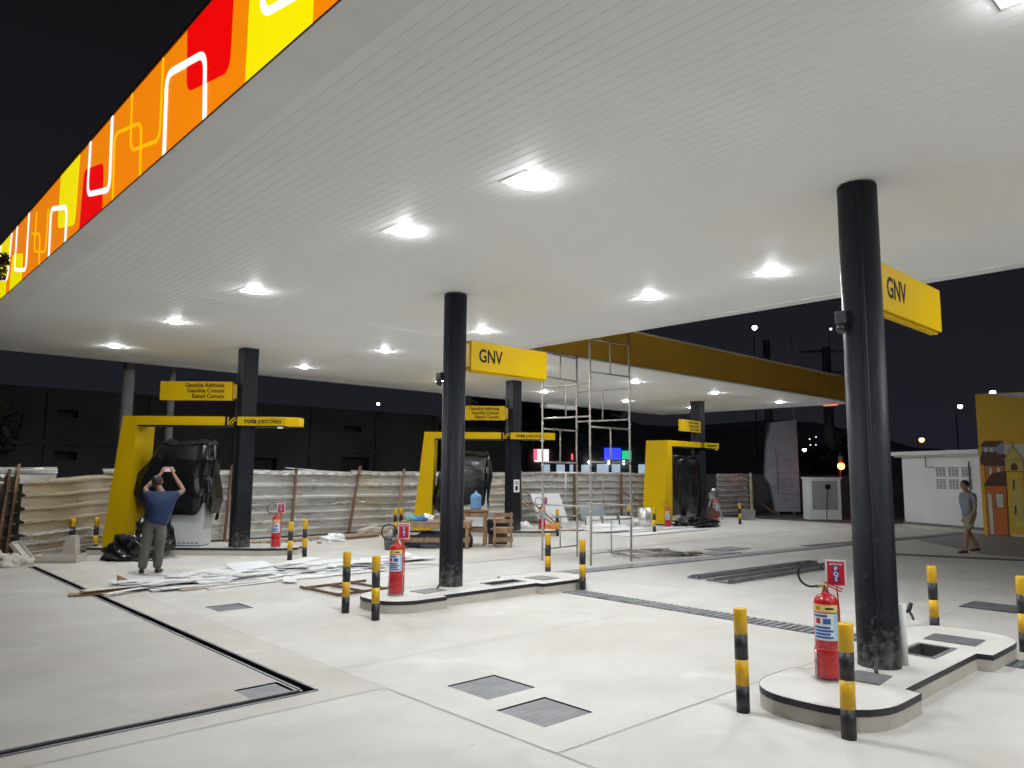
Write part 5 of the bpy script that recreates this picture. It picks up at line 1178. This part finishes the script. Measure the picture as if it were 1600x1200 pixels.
pole("thick concrete pole behind the left yellow arch", 5.88, 21, .155, 7); pole("thin concrete pole behind the left fuel sign", 6.97, 21, .09, 7)
pole("tall concrete pole behind the totem rising over the ochre fascia", 36.9, 19.75, .22, 8.9); pole("slim pale mast rising behind the ochre fascia", 36.2, 18.0, .06, 8.7, (), "mast", 'trim', "mast")
pole("concrete pole with two crossarms left of the right column", 39.25, 17.6, .26, 8.55, ((8.3, A43, 2.6, -.1), (7.2, A43, 1.6, .7)))
def lamp_on_post(label, p, rad, m, g0=0.0, name="street_lamp", arm=1.2, group="distant street lamps"):
    t = thing(name, label, "street lamp", (p[0], p[1], g0), 0, group)
    h = p[2] - g0; b = MB(); b.tube([(arm * .8, arm * .6, 0), (arm * .8, arm * .6, h + rad * .5), (.0, .0, h + rad * 1.4)], rad * .22, 6); b.build("post", M['dark_wall'], t)
    b = MB(); b.lathe([(rad * .3, rad * 1.5), (rad * 1.15, rad * .9), (rad * 1.2, rad * .6)], (0, 0, h), 12); b.build("head", M['dark_wall'], t)
    b = MB(); b.lathe([(.05 * rad, -rad), (rad * .7, -rad * .7), (rad, 0), (rad * .7, rad * .6), (.05 * rad, rad * .62)], (0, 0, h), 14); b.build("bulb", m, t)
    return t
def sc(p, k): return (p[0] * k, p[1] * k, 1.7 + (p[2] - 1.7) * k)
lamp_on_post("white light high in the dark over the left fence", sc((65.71, 102.14, 12.57), .5), .13, M['g_white'])
lamp_on_post("bright white light in the sky above the ochre fascia", (108.73, 60.13, 25.17), .40, M['g_white'], 4)
lamp_on_post("faint light in the sky left of the right column", (117.67, 51.84, 25.07), .22, M['g_dim'], 4)
lamp_on_post("white light in the sky left of the mural wall", sc((133.88, 38.75, 12.93), .7), .26, M['g_white'])
lamp_on_post("white light just above the mural wall", sc((137.51, 35.01, 15.21), .7), .30, M['g_white'])
lamp_on_post("amber light above the annex roof", sc((129.84, 43.37, 7.59), .6), .24, M['g_amber'])
lamp_on_post("white light low between totem and crossarm pole", sc((116.27, 56.27, 5.81), .8), .26, M['g_white'])
for i, p in enumerate(((116.72, 55.57, 7.55), (117.47, 54.87, 7.9), (116.87, 55.57, 6.63), (117.6, 55.0, 6.64))):
    lamp_on_post("tiny far light in the cluster right of the totem", sc(p, .82), .09, M['g_dim'], 0, group="cluster of far lights")
wl = thing("warning_lamp", "glowing orange lamp on a thin post right of the cabinet", "warning lamp", (32.05, 13.93, 0)); b = MB(); b.tube([(.12, .1, 0), (.12, .1, 2.75), (0, 0, 2.75), (0, 0, 2.3)], .03, 8); b.build("post", M['dark_wall'], wl)
b = MB(); b.box((0, 0, 2.40), (.16, .16, .3)); b.build("housing", M['wood'], wl); b = MB(); b.lathe([(.02, -.15), (.11, -.1), (.145, 0), (.11, .1), (.02, .14)], (0, 0, 2.12), 16); b.build("bulb", M['g_red'], wl)
sh = thing("shop", "far shop with a red and white lit sign behind the scaffold", "shop", (32.9, 31.2, 0), A43)
b = MB(); b.box((.3, 2.2, 1.6), (4.4, 4, 3.2)); b.build("wall", M['dark_wall'], sh)
b = MB(); b.box((-1.05, .14, 2.78), (.85, .1, .75)); b.build("sign", M['g_pinkw'], sh); b = MB(); b.box((-1.42, .08, 2.82), (.22, .1, .66)); b.build("sign", M['g_pink'], sh); b = MB(); b.box((.95, .1, 2.72), (.42, .1, .35)); b.build("sign", M['g_pink'], sh)
for x in (-.8, .1, .9, 1.6): b = MB(); b.box((x, .17, 1.85), (.5, .06, .8)); b.build("lit_window", M['g_shop'], sh)
s2 = thing("shop", "far shop with a blue and green lit sign behind the scaffold", "shop", (35.3, 28.9, 0), A43)
b = MB(); b.box((.2, 2.2, 1.7), (4.2, 4, 3.4)); b.build("wall", M['dark_wall'], s2)
b = MB(); b.box((-.1, .14, 2.92), (1.0, .1, .7)); b.build("sign", M['g_blue'], s2); b = MB(); b.box((.75, .14, 2.86), (.55, .1, .5)); b.build("sign", M['g_green'], s2)
for x, w in ((-.7, .7), (.1, .5), (1.65, .4)): b = MB(); b.box((x, .17, 1.85), (w, .06, .9)); b.build("lit_window", M['g_shop'], s2)
for x in (-1.5, -.35, .55): b = MB(); b.lathe([(.02, -.10), (.10, 0), (.02, .10)], (x, .05, 2.4), 10); b.build("spotlight", M['g_white'], s2)
def tree(label, loc, h, rad, seed, n=2200, ls=.22):
    t = thing("tree", label, "tree", loc, 0, "dark trees"); rnd = random.Random(seed)
    b = MB(); b.tube([(0, 0, 0), (.1, .05, h * .3), (0, .1, h * .6), (.1, 0, h * .8)], [.22, .17, .12, .05], 8)
    for k in range(5): a = k * 1.3; b.tube([(.05, .05, h * (.35 + .07 * k)), (rad * .7 * cos(a), rad * .7 * sin(a), h * (.6 + .06 * k))], [.08, .02], 6)
    b.build("trunk", M['bark'], t)
    b = MB(); cl = [(Vector((rnd.gauss(0, .5), rnd.gauss(0, .5), rnd.gauss(0, .4))), rnd.uniform(.25, .5)) for _ in range(14)]
    for i in range(n):
        c, q = rnd.choice(cl); d = Vector((rnd.gauss(0, 1), rnd.gauss(0, 1), rnd.gauss(0, 1))).normalized() * q * rnd.random() ** .4
        p = Vector(((c.x + d.x) * rad, (c.y + d.y) * rad, h * .68 + (c.z + d.z) * rad * .8)); u = Vector((rnd.gauss(0, 1), rnd.gauss(0, 1), rnd.gauss(0, .5))).normalized(); v = u.orthogonal().normalized()
        L_ = ls * rnd.uniform(.6, 1.3); b.face((p - u * L_, p + v * L_ * .4, p + u * L_, p - v * L_ * .4))
    b.build("crown", M['leaf'], t, recalc=False); return t
tree("dark leafy tree behind the middle square column", (25.5, 27.0, 0), 7.6, 2.2, 1); tree("dark leafy tree behind the scaffold's upper rails", (29.0, 26.3, 0), 7.4, 1.8, 2)
tree("dark leafy tree behind the zinc fence at the far left", (2.2, 22.5, 0), 4.2, 1.8, 3); tree("dark leafy tree beyond the white meter cabinet", (36.5, 17.0, 0), 3.2, 1.4, 4)
tree("small dark tree reaching into view before the fascia's far end", (1.2, 13.7, 0), 6.75, .72, 6, 2600, .10)
b = MB(); rows = []
for j, (D_, z) in enumerate(((150, -.2), (190, 9), (240, 17), (300, 18), (400, -.3))):
    rows.append([(D_ * cos(R(a)), D_ * sin(R(a)), max(-.3, z * (1 + .35 * sin(a * .13 + j) + .2 * sin(a * .31)))) for a in range(-20, 130, 3)])
for r0, r1 in zip(rows, rows[1:]):
    for k in range(len(r0) - 1): b.face((r0[k], r0[k + 1], r1[k + 1], r1[k]))
structure(b.build("hill", M['hill'], recalc=False))
